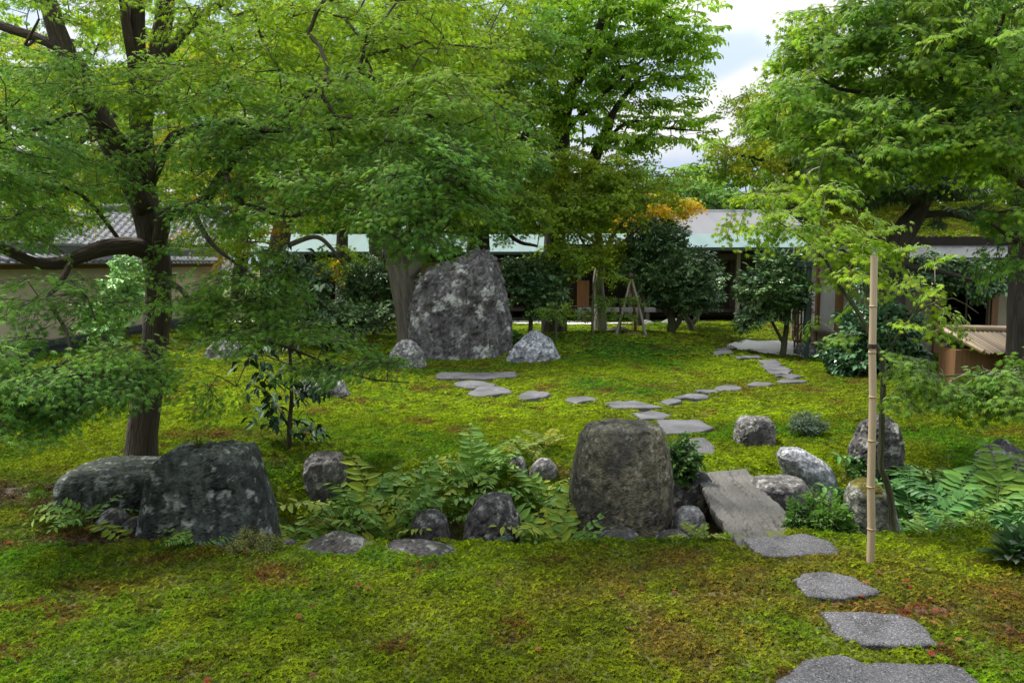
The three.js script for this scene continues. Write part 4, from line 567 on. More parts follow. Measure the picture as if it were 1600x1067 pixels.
function growTree({ name, label, cat = 'tree', group, limbs, pads, geo, mat = LM.maple, scale = [0.85, 1.25], tint, barkM = BK.brown, twig = twigM, seed = 1, step = 0.2, layer = 0.2, droop = 0.3, twigR = 0.0021, upright = 0, rough = 0.1, ghost }) {
  const r = rng(seed * 991 + 3), first = limbs[0][0], b = at(first[0], first[1], first[2]); b.y = ground(b.x, b.z);
  const o = thing(name, label, cat, b, 0, group), N = [], tips = [];
  limbs.forEach((L, i) => {
    const p = L.map(([x, y, d]) => at(x, y, d)), R = L.map((q) => q[3]); if (i === 0) p[0].y = b.y - 0.12;
    const c = new THREE.CatmullRomCurve3(p, false, 'catmullrom', 0.5), len = c.getLength(), n = Math.max(4, Math.round(len / step));
    part(o, i === 0 ? 'trunk' : 'branch', tubeGeo(p.map((q) => q.clone().sub(b)), R, { seg: Math.max(12, Math.round(len / 0.09)) > 60 ? 60 : Math.max(12, Math.round(len / 0.09)), sides: R[0] > 0.06 ? 14 : 8, rough, seed: seed + i }), barkM);
    for (let k = 1; k <= n; k++) { const q = c.getPoint(k / n), f = k / n * (R.length - 1), a = Math.min(R.length - 2, Math.floor(f)); N.push({ x: q.x, y: q.y, z: q.z, up: -1, limb: lerp(R[a], R[a + 1], f - a), w: 0 }); }
  });
  const tg = [];
  for (const [px, py, d, rx, ry, rz, n] of pads) {
    const c = at(px, py, d), sx = rx / FOC * d, sy = ry / FOC * d;
    for (let k = 0; k < n; k++) {
      let x, y, z; do { x = r() * 2 - 1; y = r() * 2 - 1; z = r() * 2 - 1; } while (x * x + y * y + z * z > 1);
      let Y = c.y + y * sy; if (layer) { const ly = Math.round((Y + 0.07 * n3(c.x + x * sx, 3, c.z + z * rz)) / layer) * layer; Y = lerp(Y, ly, 0.5); }
      tg.push({ x: c.x + x * sx, y: Y, z: c.z + z * rz });
    }
  }
  const nearest = (t, m) => { let best = 0, bd = 1e9; for (let i = 0; i < m; i++) { const q = N[i], e = (q.x - t.x) ** 2 + (q.y - t.y) ** 2 * 1.3 + (q.z - t.z) ** 2; if (e < bd) { bd = e; best = i; } } return [best, Math.sqrt(bd)]; };
  const m0 = N.length; for (const t of tg) t.d = nearest(t, m0)[1]; tg.sort((a, c) => a.d - c.d);
  for (const t of tg) {
    const [q, e] = nearest(t, N.length), n = Math.max(1, Math.round(e / step)), A = N[q]; let last = q;
    for (let k = 1; k <= n; k++) { const f = k / n, arch = Math.sin(f * Math.PI) * e * 0.08, j = k < n ? e * 0.05 : 0; N.push({ x: lerp(A.x, t.x, f) + (r() - 0.5) * j, y: lerp(A.y, t.y, f) + arch + (r() - 0.5) * j, z: lerp(A.z, t.z, f) + (r() - 0.5) * j, up: last, limb: 0, w: 0 }); last = N.length - 1; }
    tips.push(last);
  }
  for (const i of tips) N[i].w += 1;
  for (let i = N.length - 1; i >= m0; i--) { const u = N[i].up; if (u >= m0) N[u].w += N[i].w; }
  const T = new Tri(), rad = (q) => twigR * Math.pow(Math.max(1, q.w), 0.5);
  for (let i = m0; i < N.length; i++) { const q = N[i], u = N[q.up]; const ra = q.up < m0 ? Math.min(u.limb * 0.8 || 0.01, rad(q) * 1.15) : Math.max(rad(q), Math.min(rad(u), rad(q) * 1.5)); T.rod(V(u.x - b.x, u.y - b.y, u.z - b.z), V(q.x - b.x, q.y - b.y, q.z - b.z), ra, rad(q), [1, 1, 1], rad(q) > 0.006 ? 5 : 3); }
  if (T.p.length) { const g = T.geo(); g.deleteAttribute('color'); part(o, 'twigs', g, twig, null, 'stuff'); }
  const mats = [], cols = [], X = V(0, 0, 0), Y = V(0, 0, 0), Z = V(0, 0, 0);
  for (const i of tips) {
    const q = N[i], u = N[q.up] || q; X.set(q.x - u.x, q.y - u.y, q.z - u.z).normalize().add(rv(r, 1.7)); X.y = X.y * (0.35 + upright) - droop + upright * 0.6; X.normalize();
    Y.set((r() - 0.5) * 1.1, 1, (r() - 0.5) * 1.1); if (upright) Y.add(rv(r, 1.6 * upright)); Y.addScaledVector(X, -Y.dot(X)).normalize(); Z.crossVectors(X, Y);
    const s = lerp(scale[0], scale[1], r()), sx = r() < 0.5 ? 1 : -1;
    mats.push(new THREE.Matrix4().makeBasis(X.clone().multiplyScalar(s), Y.clone().multiplyScalar(s), Z.clone().multiplyScalar(s * sx)).setPosition(q.x - b.x - X.x * 0.1 * s, q.y - b.y - X.y * 0.1 * s, q.z - b.z - X.z * 0.1 * s));
    const c = tint(q.x, q.y, q.z, r), f = 0.8 + 0.4 * r(); cols.push(c.map((v) => v * f));
  }
  if (mats.length) instances('crown', geo, mat, mats, cols, o, 'stuff');
  return o;
}
const GREEN = [0.85, 0.95, 1.2], YEL = [1.4, 1.25, 0.7], DEEP = [0.55, 0.8, 2.0], GOLD = [2.9, 1.5, 0.7], ORANGE = [3.1, 0.95, 0.6];
const tintOf = (list, k = 0.5) => (x, y, z, r) => { const f = clamp(0.5 + 0.9 * fbm(x * k, y * k * 1.5, z * k, 3) + (r() - 0.5) * 0.35, 0, 0.999) * (list.length - 1), i = Math.floor(f); return mix3(list[i], list[i + 1] || list[i], f - i); };

growTree({ name: 'maple_tree', label: 'big spreading maple with a thick brown trunk in the left foreground', seed: 1, geo: SP.fineMaple, barkM: BK.brown, rough: 0.16, layer: 0.24,
  tint: (x, y, z, r) => mix3(mix3(DEEP, GREEN, clamp(0.35 + 0.8 * fbm(x * 0.6, y, z * 0.6, 2) + r() * 0.5)), YEL, clamp((y - 2.7) * 0.5 + 0.6 * fbm(x * 0.8, 5 + y, z, 2) + (x + 2.2) * 0.12 + (z + 6.6) * -0.3) * 0.9).map((v) => v * 1.12),
  limbs: [
    [[219, 735, 7.75, 0.19], [221, 690, 7.75, 0.15], [230, 600, 7.75, 0.136], [243, 520, 7.75, 0.124], [246, 440, 7.75, 0.122], [238, 370, 7.75, 0.135], [224, 310, 7.75, 0.126], [222, 220, 7.75, 0.105], [215, 130, 7.75, 0.09], [213, 60, 7.7, 0.075], [214, -40, 7.7, 0.06]],
    [[228, 330, 7.7, 0.11], [196, 265, 7.6, 0.115], [165, 205, 7.5, 0.11], [135, 150, 7.45, 0.1], [108, 95, 7.4, 0.09], [82, 30, 7.4, 0.08], [66, -40, 7.4, 0.06]],
    [[136, 120, 7.45, 0.06], [110, 85, 7.4, 0.05], [60, 60, 7.4, 0.045], [0, 40, 7.4, 0.04], [-50, 20, 7.4, 0.03]], [[55, 62, 7.4, 0.012], [38, 72, 7.3, 0.014], [60, 30, 7.2, 0.01]],
    [[222, 190, 7.75, 0.09], [245, 85, 7.8, 0.085], [258, 10, 7.8, 0.08], [264, -60, 7.8, 0.06]], [[210, 110, 7.7, 0.05], [198, 50, 7.6, 0.045], [190, -20, 7.6, 0.04]], [[250, 95, 7.8, 0.045], [298, 40, 7.8, 0.045], [344, 4, 7.8, 0.035], [390, -30, 7.8, 0.03]],
    [[243, 405, 7.7, 0.06], [251, 365, 7.6, 0.075], [257, 338, 7.55, 0.068], [285, 328, 7.5, 0.055], [320, 312, 7.4, 0.05], [347, 272, 7.3, 0.045], [384, 228, 7.2, 0.04], [435, 187, 7.1, 0.035], [480, 147, 7.0, 0.028], [560, 110, 6.9, 0.02]],
    [[232, 290, 7.7, 0.06], [263, 222, 7.4, 0.045], [285, 207, 7.3, 0.04], [324, 195, 7.2, 0.035], [374, 190, 7.1, 0.03], [412, 203, 7.0, 0.025], [520, 200, 6.7, 0.02], [600, 180, 6.5, 0.015], [690, 130, 6.4, 0.01]],
    [[350, 268, 7.3, 0.03], [366, 304, 7.1, 0.03], [395, 324, 7.0, 0.028], [455, 336, 6.8, 0.024], [501, 329, 6.6, 0.02], [600, 330, 6.3, 0.014], [700, 350, 6.1, 0.01]],
    [[238, 395, 7.7, 0.09], [200, 384, 7.5, 0.085], [160, 388, 7.3, 0.078], [128, 399, 7.1, 0.062], [100, 410, 7.0, 0.058], [55, 411, 6.9, 0.05], [15, 393, 6.8, 0.045], [-40, 372, 6.7, 0.05], [-120, 340, 6.5, 0.04]],
    [[110, 408, 7.0, 0.03], [92, 445, 6.8, 0.024], [76, 462, 6.6, 0.02], [84, 486, 6.4, 0.016], [104, 520, 6.0, 0.012], [110, 560, 5.7, 0.008]], [[78, 464, 6.6, 0.013], [130, 460, 6.3, 0.01], [148, 500, 6.0, 0.006]],
    [[262, 440, 7.6, 0.03], [285, 455, 7.3, 0.024], [297, 480, 7.1, 0.02], [312, 506, 6.9, 0.018], [345, 524, 6.7, 0.014], [440, 540, 6.5, 0.011], [560, 588, 6.3, 0.008], [640, 598, 6.2, 0.005]], [[300, 330, 7.4, 0.03], [330, 380, 7.0, 0.02], [380, 420, 6.7, 0.012], [430, 460, 6.5, 0.008]],
    [[222, 240, 7.7, 0.03], [130, 180, 7.0, 0.02], [60, 200, 6.7, 0.014], [-20, 230, 6.5, 0.01]], [[205, 400, 7.6, 0.02], [120, 300, 7.3, 0.02], [30, 300, 7.1, 0.014], [-40, 320, 7.0, 0.01]],
  ],
  pads: [[50, 140, 7.0, 100, 50, 0.9, 40], [80, 250, 6.5, 100, 50, 0.8, 40], [30, 220, 6.6, 70, 60, 0.6, 28], [190, 128, 6.6, 130, 26, 0.7, 40], [330, 110, 7.5, 90, 60, 1.0, 34], [350, 230, 6.9, 95, 60, 0.9, 55], [430, 70, 7.5, 130, 80, 1.2, 66], [550, 60, 7.5, 140, 80, 1.2, 80], [660, 80, 7.2, 110, 70, 1, 70], [450, 180, 7, 120, 70, 1, 58], [590, 180, 6.6, 140, 70, 1, 76], [710, 190, 6.4, 110, 80, 0.8, 64],
    [500, 290, 6.5, 120, 45, 0.8, 50], [640, 285, 6.3, 130, 45, 0.8, 60], [735, 262, 6.2, 62, 48, 0.6, 34], [640, 340, 6.1, 80, 26, 0.6, 36], [640, 368, 6.1, 50, 12, 0.4, 12], [350, 320, 7, 70, 40, 0.7, 20], [400, 435, 6.6, 60, 45, 0.5, 32], [340, 455, 6.7, 55, 40, 0.4, 18], [50, 330, 7.0, 90, 45, 0.8, 45], [50, 475, 6.1, 70, 40, 0.4, 14], [150, 470, 6.3, 50, 50, 0.4, 12],
    [110, 585, 5.5, 120, 30, 0.45, 80], [40, 625, 5.3, 70, 24, 0.4, 40], [190, 560, 5.7, 60, 30, 0.4, 34], [20, 560, 5.6, 60, 40, 0.4, 18], [250, 430, 7.35, 45, 70, 0.3, 9], [420, 510, 6.5, 100, 22, 0.5, 20], [550, 560, 6.25, 90, 20, 0.4, 24], [380, 490, 6.6, 60, 30, 0.4, 14], [330, 600, 6.3, 50, 25, 0.3, 6], [300, -40, 7.4, 260, 60, 1.4, 80], [650, -40, 7, 200, 60, 1.4, 60], [60, -40, 7, 150, 60, 1.2, 40], [60, -330, 5.0, 330, 120, 1.3, 110]] });  // last pad is unseen canopy, added to shade the left foreground

const MIDT = 'maples standing between the left foreground tree and the back wing';
growTree({ name: 'maple_tree', label: 'maple with a thick forked light-brown trunk left of the great rock', seed: 2, group: MIDT, geo: SP.midMaple, mat: LM.soft, barkM: BK.grey, step: 0.4, layer: 0.35, twigR: 0.004, tint: tintOf([GREEN, YEL, YEL, [1.9, 1.45, 0.8]]),
  limbs: [[[645, 545, 17.6, 0.32], [638, 500, 17.6, 0.27], [627, 440, 17.6, 0.26], [617, 390, 17.6, 0.26], [600, 300, 17.4, 0.18], [590, 180, 17.2, 0.12], [585, 60, 17, 0.07]], [[632, 440, 17.6, 0.15], [655, 400, 17.6, 0.17], [672, 330, 17.5, 0.14], [690, 230, 17.4, 0.1], [700, 110, 17.2, 0.06]], [[600, 300, 17.4, 0.1], [540, 220, 17, 0.08], [480, 170, 17, 0.05]]],
  pads: [[560, 60, 17, 160, 80, 2.2, 230], [680, 90, 17.2, 130, 110, 2, 200], [480, 170, 17, 110, 70, 1.6, 110], [620, 230, 17.2, 140, 70, 1.8, 140], [700, 320, 17, 70, 40, 1.2, 40], [520, 320, 17, 70, 30, 1, 30]] });
growTree({ name: 'maple_tree', label: 'dark-trunked maple rising straight behind the great rock', seed: 3, group: MIDT, geo: SP.midMaple, mat: LM.soft, barkM: BK.brown, step: 0.4, layer: 0.35, twigR: 0.004, tint: tintOf([DEEP, GREEN, YEL, YEL]),
  limbs: [[[752, 530, 19, 0.32], [748, 420, 19, 0.28], [746, 340, 19, 0.26], [735, 260, 19, 0.2], [722, 160, 18.8, 0.14], [712, 40, 18.6, 0.08]], [[746, 345, 19, 0.16], [790, 270, 18.8, 0.12], [830, 190, 18.5, 0.07]], [[742, 300, 19, 0.1], [800, 370, 18.6, 0.05], [840, 385, 18.4, 0.03]]],
  pads: [[740, 60, 18.6, 110, 90, 2, 200], [800, 150, 18.4, 70, 90, 1.6, 150], [760, 240, 18.6, 110, 70, 1.6, 160], [810, 330, 18.3, 60, 45, 1.2, 60], [760, 330, 18.4, 80, 30, 1, 40], [830, 60, 18.5, 60, 50, 1.4, 60]] });
growTree({ name: 'maple_tree', label: 'leaning pale grey maple trunk with golden leaves left of the copper-roofed wing', seed: 4, group: MIDT, geo: SP.midMaple, mat: LM.soft, barkM: BK.grey, step: 0.4, layer: 0.35, twigR: 0.004, tint: tintOf([GREEN, YEL, YEL, GOLD, ORANGE]),
  limbs: [[[418, 508, 20, 0.26], [424, 450, 20, 0.22], [436, 380, 20, 0.24], [446, 330, 20, 0.2], [450, 240, 20, 0.14], [446, 130, 19.6, 0.08]], [[444, 345, 20, 0.1], [390, 300, 19.5, 0.07], [340, 260, 19, 0.05]], [[445, 385, 20, 0.07], [490, 370, 20, 0.06], [515, 385, 20, 0.05], [540, 420, 20, 0.025]]],
  pads: [[430, 130, 19.5, 130, 110, 2, 170], [350, 260, 19, 110, 70, 1.6, 110], [470, 280, 19.6, 90, 60, 1.4, 80], [370, 370, 19.2, 80, 35, 1.2, 50], [520, 400, 20, 35, 18, 0.8, 14], [310, 150, 19.3, 90, 80, 1.6, 90]] });
growTree({ name: 'maple_tree', label: 'slim straight dark trunk in front of the copper-roofed wing', seed: 5, group: MIDT, geo: SP.midMaple, mat: LM.soft, barkM: BK.dark, step: 0.5, layer: 0.4, twigR: 0.004, tint: tintOf([GREEN, YEL, GREEN]),
  limbs: [[[534, 482, 24, 0.22], [534, 420, 24, 0.18], [535, 360, 24, 0.17], [536, 250, 24, 0.12], [536, 120, 24, 0.07]], [[535, 330, 24, 0.06], [580, 280, 23.5, 0.04]]], pads: [[530, 150, 23.5, 150, 110, 2.2, 160], [560, 300, 23.5, 110, 50, 1.6, 60]] });
growTree({ name: 'maple_tree', label: 'bare grey-green trunk showing against the copper roof, right of the slim dark one', seed: 6, group: MIDT, geo: SP.midMaple, mat: LM.soft, barkM: BK.olive, step: 0.5, layer: 0.4, twigR: 0.004, tint: tintOf([GREEN, YEL, DEEP]), limbs: [[[586, 490, 22.5, 0.22], [587, 400, 22.5, 0.2], [588, 340, 22.5, 0.17], [592, 220, 22.5, 0.1], [596, 110, 22.5, 0.06]]], pads: [[600, 160, 22.5, 130, 100, 2, 130]] });
growTree({ name: 'maple_tree', label: 'yellowing maple beyond the left end of the tan wall', seed: 7, group: MIDT, geo: SP.midMaple, mat: LM.soft, step: 0.5, layer: 0.4, twigR: 0.004, tint: tintOf([GREEN, YEL, YEL, GOLD]), limbs: [[[60, 520, 22, 0.25], [70, 380, 22, 0.2], [90, 220, 21.5, 0.14], [100, 60, 21, 0.07]], [[85, 250, 21.6, 0.1], [180, 180, 21, 0.06]]], pads: [[60, 120, 21, 120, 70, 2, 140], [180, 190, 21, 130, 90, 2, 170], [60, 290, 21, 120, 70, 2, 150], [230, 300, 21.5, 120, 40, 1.6, 70], [-40, 180, 21, 80, 130, 2, 90], [270, 60, 21, 90, 70, 1.8, 90]] });

growTree({ name: 'tall_tree', label: 'tall layered green tree in the middle with open sky on its right', seed: 8, geo: SP.broad, mat: LM.soft, barkM: BK.dark, step: 0.4, layer: 0.5, twigR: 0.0042, droop: 0.02, scale: [0.75, 1.15], tint: tintOf([[1.05, 1.1, 1.0], [1.5, 1.4, 0.9], [2.0, 1.8, 0.9]]),
  limbs: [[[866, 520, 21, 0.36], [866, 420, 21, 0.3], [870, 300, 21, 0.27], [876, 215, 21, 0.24], [870, 160, 21, 0.17], [858, 90, 21, 0.1], [850, 0, 21, 0.07], [845, -80, 21, 0.05]], [[877, 205, 21, 0.17], [892, 145, 21, 0.16], [912, 108, 20.8, 0.14], [935, 50, 20.6, 0.1], [950, -10, 20.5, 0.07]], [[880, 215, 21, 0.1], [892, 195, 20.8, 0.08], [940, 150, 20.4, 0.05], [1020, 80, 20, 0.03]], [[908, 330, 21, 0.17], [930, 245, 20.8, 0.16], [948, 205, 20.6, 0.13], [962, 170, 20.4, 0.08], [1000, 120, 20.2, 0.04]], [[940, 225, 20.7, 0.05], [985, 190, 20.3, 0.045], [1040, 200, 20, 0.025], [1100, 205, 20, 0.015]], [[915, 105, 20.8, 0.06], [980, 60, 20.4, 0.04], [1060, 30, 20, 0.02]], [[868, 180, 21, 0.05], [905, 170, 20.6, 0.03], [912, 230, 20.6, 0.02]]],
  pads: [[880, 30, 20.6, 90, 55, 2.0, 93], [960, 30, 20.4, 90, 45, 1.8, 88], [1040, 20, 20, 75, 32, 1.4, 49], [1000, 80, 20.2, 90, 26, 1.6, 58], [1075, 65, 20, 48, 24, 1, 29], [900, 95, 20.6, 80, 35, 1.8, 54], [970, 120, 20.2, 70, 24, 1.4, 39], [1050, 120, 20, 50, 18, 1, 22], [850, 130, 20.6, 40, 60, 1.4, 39], [940, 165, 20.2, 80, 26, 1.2, 44], [1030, 165, 20, 45, 14, 0.9, 16], [1000, 205, 20, 70, 14, 0.9, 29], [1070, 200, 20, 45, 10, 0.8, 16], [960, 225, 20.2, 60, 10, 0.8, 18], [880, 175, 20.8, 50, 30, 1.2, 20], [920, -60, 20.5, 160, 50, 2, 64], [835, 200, 20.6, 30, 50, 1, 20]] });
growTree({ name: 'maple_tree', label: 'yellow-green maple with a pale slender trunk before the veranda bench', seed: 9, geo: SP.midMaple, mat: LM.soft, barkM: BK.light, step: 0.35, layer: 0.3, twigR: 0.0035, tint: tintOf([GREEN, [1.6, 1.3, 0.9], YEL, [2.2, 1.4, 0.8]]),
  limbs: [[[938, 514, 22, 0.2], [938, 480, 22, 0.16], [935, 440, 22, 0.15], [938, 400, 22, 0.13], [930, 340, 21.6, 0.1], [915, 280, 21, 0.06]], [[938, 405, 22, 0.07], [970, 350, 21, 0.05], [1010, 320, 20.5, 0.03]], [[934, 380, 22, 0.06], [880, 350, 20.5, 0.04]]],
  pads: [[910, 265, 20, 90, 38, 1.4, 150], [880, 325, 19.6, 70, 40, 1.2, 120], [950, 310, 20, 70, 45, 1.2, 120], [900, 390, 20, 70, 26, 1, 60], [950, 390, 20.6, 50, 30, 1, 46], [1000, 290, 20, 60, 30, 1, 60], [830, 300, 19.4, 50, 40, 1, 60]] });
growTree({ name: 'maple_tree', label: 'small orange maple top showing above the big camellia before the slate roof', seed: 10, geo: SP.midMaple, mat: LM.soft, barkM: BK.dark, step: 0.35, layer: 0.25, twigR: 0.0035, tint: tintOf([YEL, GOLD, ORANGE, GOLD]), limbs: [[[1000, 505, 24, 0.12], [1005, 420, 24, 0.1], [1015, 350, 23.6, 0.06], [1025, 315, 23.4, 0.03]]], pads: [[1030, 318, 23.4, 52, 14, 0.9, 60], [1000, 335, 23.4, 45, 20, 0.9, 30], [1060, 322, 23.4, 25, 8, 0.6, 16]] });
growTree({ name: 'maple_tree', label: 'big bright maple reaching in from the right edge with a long arching branch', seed: 20, geo: SP.bigMaple, mat: LM.soft, barkM: BK.brown, layer: 0.22, tint: (x, y, z, r) => mix3(mix3(DEEP, GREEN, clamp(0.3 + 0.9 * fbm(x * 0.7, y, z * 0.7, 2) + r() * 0.4)), YEL, clamp(0.42 + 0.9 * fbm(x * 0.9, 5 + y, z, 2) + (r() - 0.5) * 0.5)).map((v) => v * 1.12),
  limbs: [[[1790, 700, 8.6, 0.26], [1780, 560, 8.6, 0.22], [1760, 440, 8.6, 0.2], [1750, 300, 8.6, 0.17], [1745, 140, 8.6, 0.12], [1740, -40, 8.6, 0.08]],
    [[1756, 400, 8.6, 0.12], [1690, 330, 8.4, 0.1], [1600, 282, 8.2, 0.068], [1540, 245, 8.1, 0.055], [1480, 200, 8.1, 0.05], [1430, 175, 8.2, 0.038], [1390, 150, 8.3, 0.028], [1310, 138, 8.4, 0.018], [1270, 110, 8.5, 0.01]], [[1490, 205, 8.1, 0.035], [1478, 150, 8.2, 0.028], [1462, 100, 8.3, 0.022], [1440, 60, 8.3, 0.014]], [[1470, 195, 8.1, 0.03], [1430, 195, 8.0, 0.02], [1380, 230, 7.9, 0.014], [1300, 240, 8, 0.01]],
    [[1752, 330, 8.6, 0.08], [1660, 230, 8.2, 0.06], [1590, 172, 8.0, 0.045], [1565, 130, 7.9, 0.035], [1550, 90, 7.9, 0.028], [1570, 20, 7.9, 0.018]], [[1755, 380, 8.6, 0.06], [1680, 390, 8, 0.04], [1600, 380, 7.6, 0.025], [1550, 350, 7.4, 0.012]], [[1745, 140, 8.6, 0.06], [1640, 60, 8.2, 0.04], [1540, 0, 8, 0.02]]],
  pads: [[1300, 110, 8.5, 80, 80, 0.9, 80], [1270, 60, 8.6, 40, 40, 0.7, 24], [1330, 40, 8.5, 70, 45, 0.9, 46], [1420, 80, 8.2, 110, 70, 1.1, 96], [1530, 100, 7.8, 100, 80, 1.1, 94], [1240, 165, 8.5, 60, 40, 0.7, 40], [1360, 210, 8, 120, 50, 0.9, 88], [1480, 218, 7.8, 100, 34, 0.9, 56], [1560, 205, 7.6, 70, 45, 0.8, 50], [1595, 315, 7.4, 24, 40, 0.5, 24], [1590, 400, 7.4, 30, 20, 0.4, 12], [1560, 20, 8, 100, 50, 1, 80], [1430, 10, 8.2, 110, 40, 1, 80], [1640, 150, 8, 70, 150, 1, 70], [1500, -60, 8, 180, 40, 1.2, 60], [1330, 265, 8, 60, 20, 0.6, 24]] });
growTree({ name: 'maple_tree', label: 'yellow-tinged maple showing behind the big right-hand maple, next to the open sky', seed: 21, group: MIDT, geo: SP.midMaple, mat: LM.soft, barkM: BK.dark, step: 0.4, layer: 0.35, twigR: 0.0038, tint: tintOf([GREEN, YEL, [2.2, 1.6, 0.9], [3.0, 1.7, 0.8]]),
  limbs: [[[1300, 530, 19.5, 0.24], [1290, 420, 19.5, 0.2], [1268, 330, 19.4, 0.16], [1240, 262, 19.2, 0.13], [1216, 238, 19, 0.09], [1200, 190, 19, 0.05]], [[1262, 315, 19.4, 0.1], [1300, 250, 19, 0.07], [1320, 180, 18.8, 0.04]], [[1250, 280, 19.3, 0.05], [1190, 250, 18.6, 0.03], [1140, 240, 18.4, 0.02]]],
  pads: [[1195, 160, 19, 48, 32, 1.2, 60], [1230, 200, 19, 70, 40, 1.4, 90], [1180, 240, 18.6, 60, 22, 1, 50], [1270, 150, 19, 60, 60, 1.4, 80], [1310, 240, 18.8, 80, 60, 1.4, 120], [1250, 290, 18.8, 70, 22, 1, 40], [1390, 200, 19, 90, 90, 1.6, 120], [1500, 180, 19, 100, 100, 1.6, 120], [1150, 255, 18.6, 30, 14, 0.8, 20]] });
growTree({ name: 'pine_tree', label: 'leaning dark conifer with bluish needles in front of the mossy tea-house roof', seed: 22, geo: SP.needle, mat: LM.needle, barkM: BK.dark, step: 0.3, layer: 0.3, twigR: 0.0035, scale: [1.0, 1.6], droop: -0.05, tint: tintOf([[0.7, 0.8, 0.9], [1, 1, 1.1], [1.25, 1.2, 1.1]]),
  limbs: [[[1392, 575, 14.8, 0.3], [1392, 480, 14.8, 0.26], [1398, 405, 14.8, 0.24], [1412, 365, 14.8, 0.22], [1436, 328, 14.8, 0.17], [1450, 290, 14.8, 0.11], [1440, 240, 14.8, 0.06]], [[1430, 338, 14.8, 0.08], [1480, 334, 14.6, 0.05], [1545, 352, 14.4, 0.025]], [[1440, 322, 14.8, 0.08], [1400, 290, 14.6, 0.06], [1340, 280, 14.4, 0.03]], [[1400, 420, 14.8, 0.07], [1450, 420, 14.4, 0.05], [1530, 440, 14.2, 0.03]]],
  pads: [[1420, 278, 14.6, 90, 22, 0.9, 90], [1350, 290, 14.4, 60, 22, 0.8, 50], [1480, 290, 14.5, 70, 16, 0.8, 30], [1380, 235, 14.6, 80, 26, 0.9, 60], [1500, 336, 14.4, 40, 6, 0.5, 8], [1300, 250, 14.4, 50, 20, 0.7, 30]] });
growTree({ name: 'evergreen_tree', label: 'dark evergreen boughs spreading low before the tea-house wall', seed: 23, geo: SP.camellia, mat: LM.gloss, barkM: BK.dark, step: 0.3, layer: 0.2, twigR: 0.003, upright: 0.3, scale: [0.8, 1.3], tint: tintOf([[0.8, 0.9, 1], [1.1, 1.1, 1.1]]),
  limbs: [[[1610, 575, 15.4, 0.24], [1600, 480, 15.4, 0.2], [1588, 455, 15.4, 0.12], [1560, 452, 15.3, 0.06], [1500, 430, 15.2, 0.04], [1430, 415, 15.2, 0.02]]], pads: [[1440, 420, 15.2, 90, 22, 0.7, 110], [1530, 435, 15.2, 60, 26, 0.6, 70], [1380, 435, 15.2, 40, 22, 0.5, 36]] });
growTree({ name: 'edge_tree', label: 'dark upright trunk at the right edge, standing against the bamboo well roof', cat: 'tree', seed: 24, geo: SP.midMaple, mat: LM.soft, barkM: BK.dark, step: 0.4, layer: 0.3, twigR: 0.003, tint: tintOf([GREEN, YEL]), limbs: [[[1606, 590, 12.0, 0.3], [1604, 520, 12.0, 0.26], [1606, 440, 12.0, 0.25], [1604, 380, 12, 0.23], [1610, 260, 12, 0.18], [1612, 100, 12, 0.12]]], pads: [[1570, 180, 11.6, 90, 90, 1.4, 90], [1580, 60, 11.8, 90, 70, 1.4, 70], [1480, 120, 12, 80, 90, 1.4, 80]] });

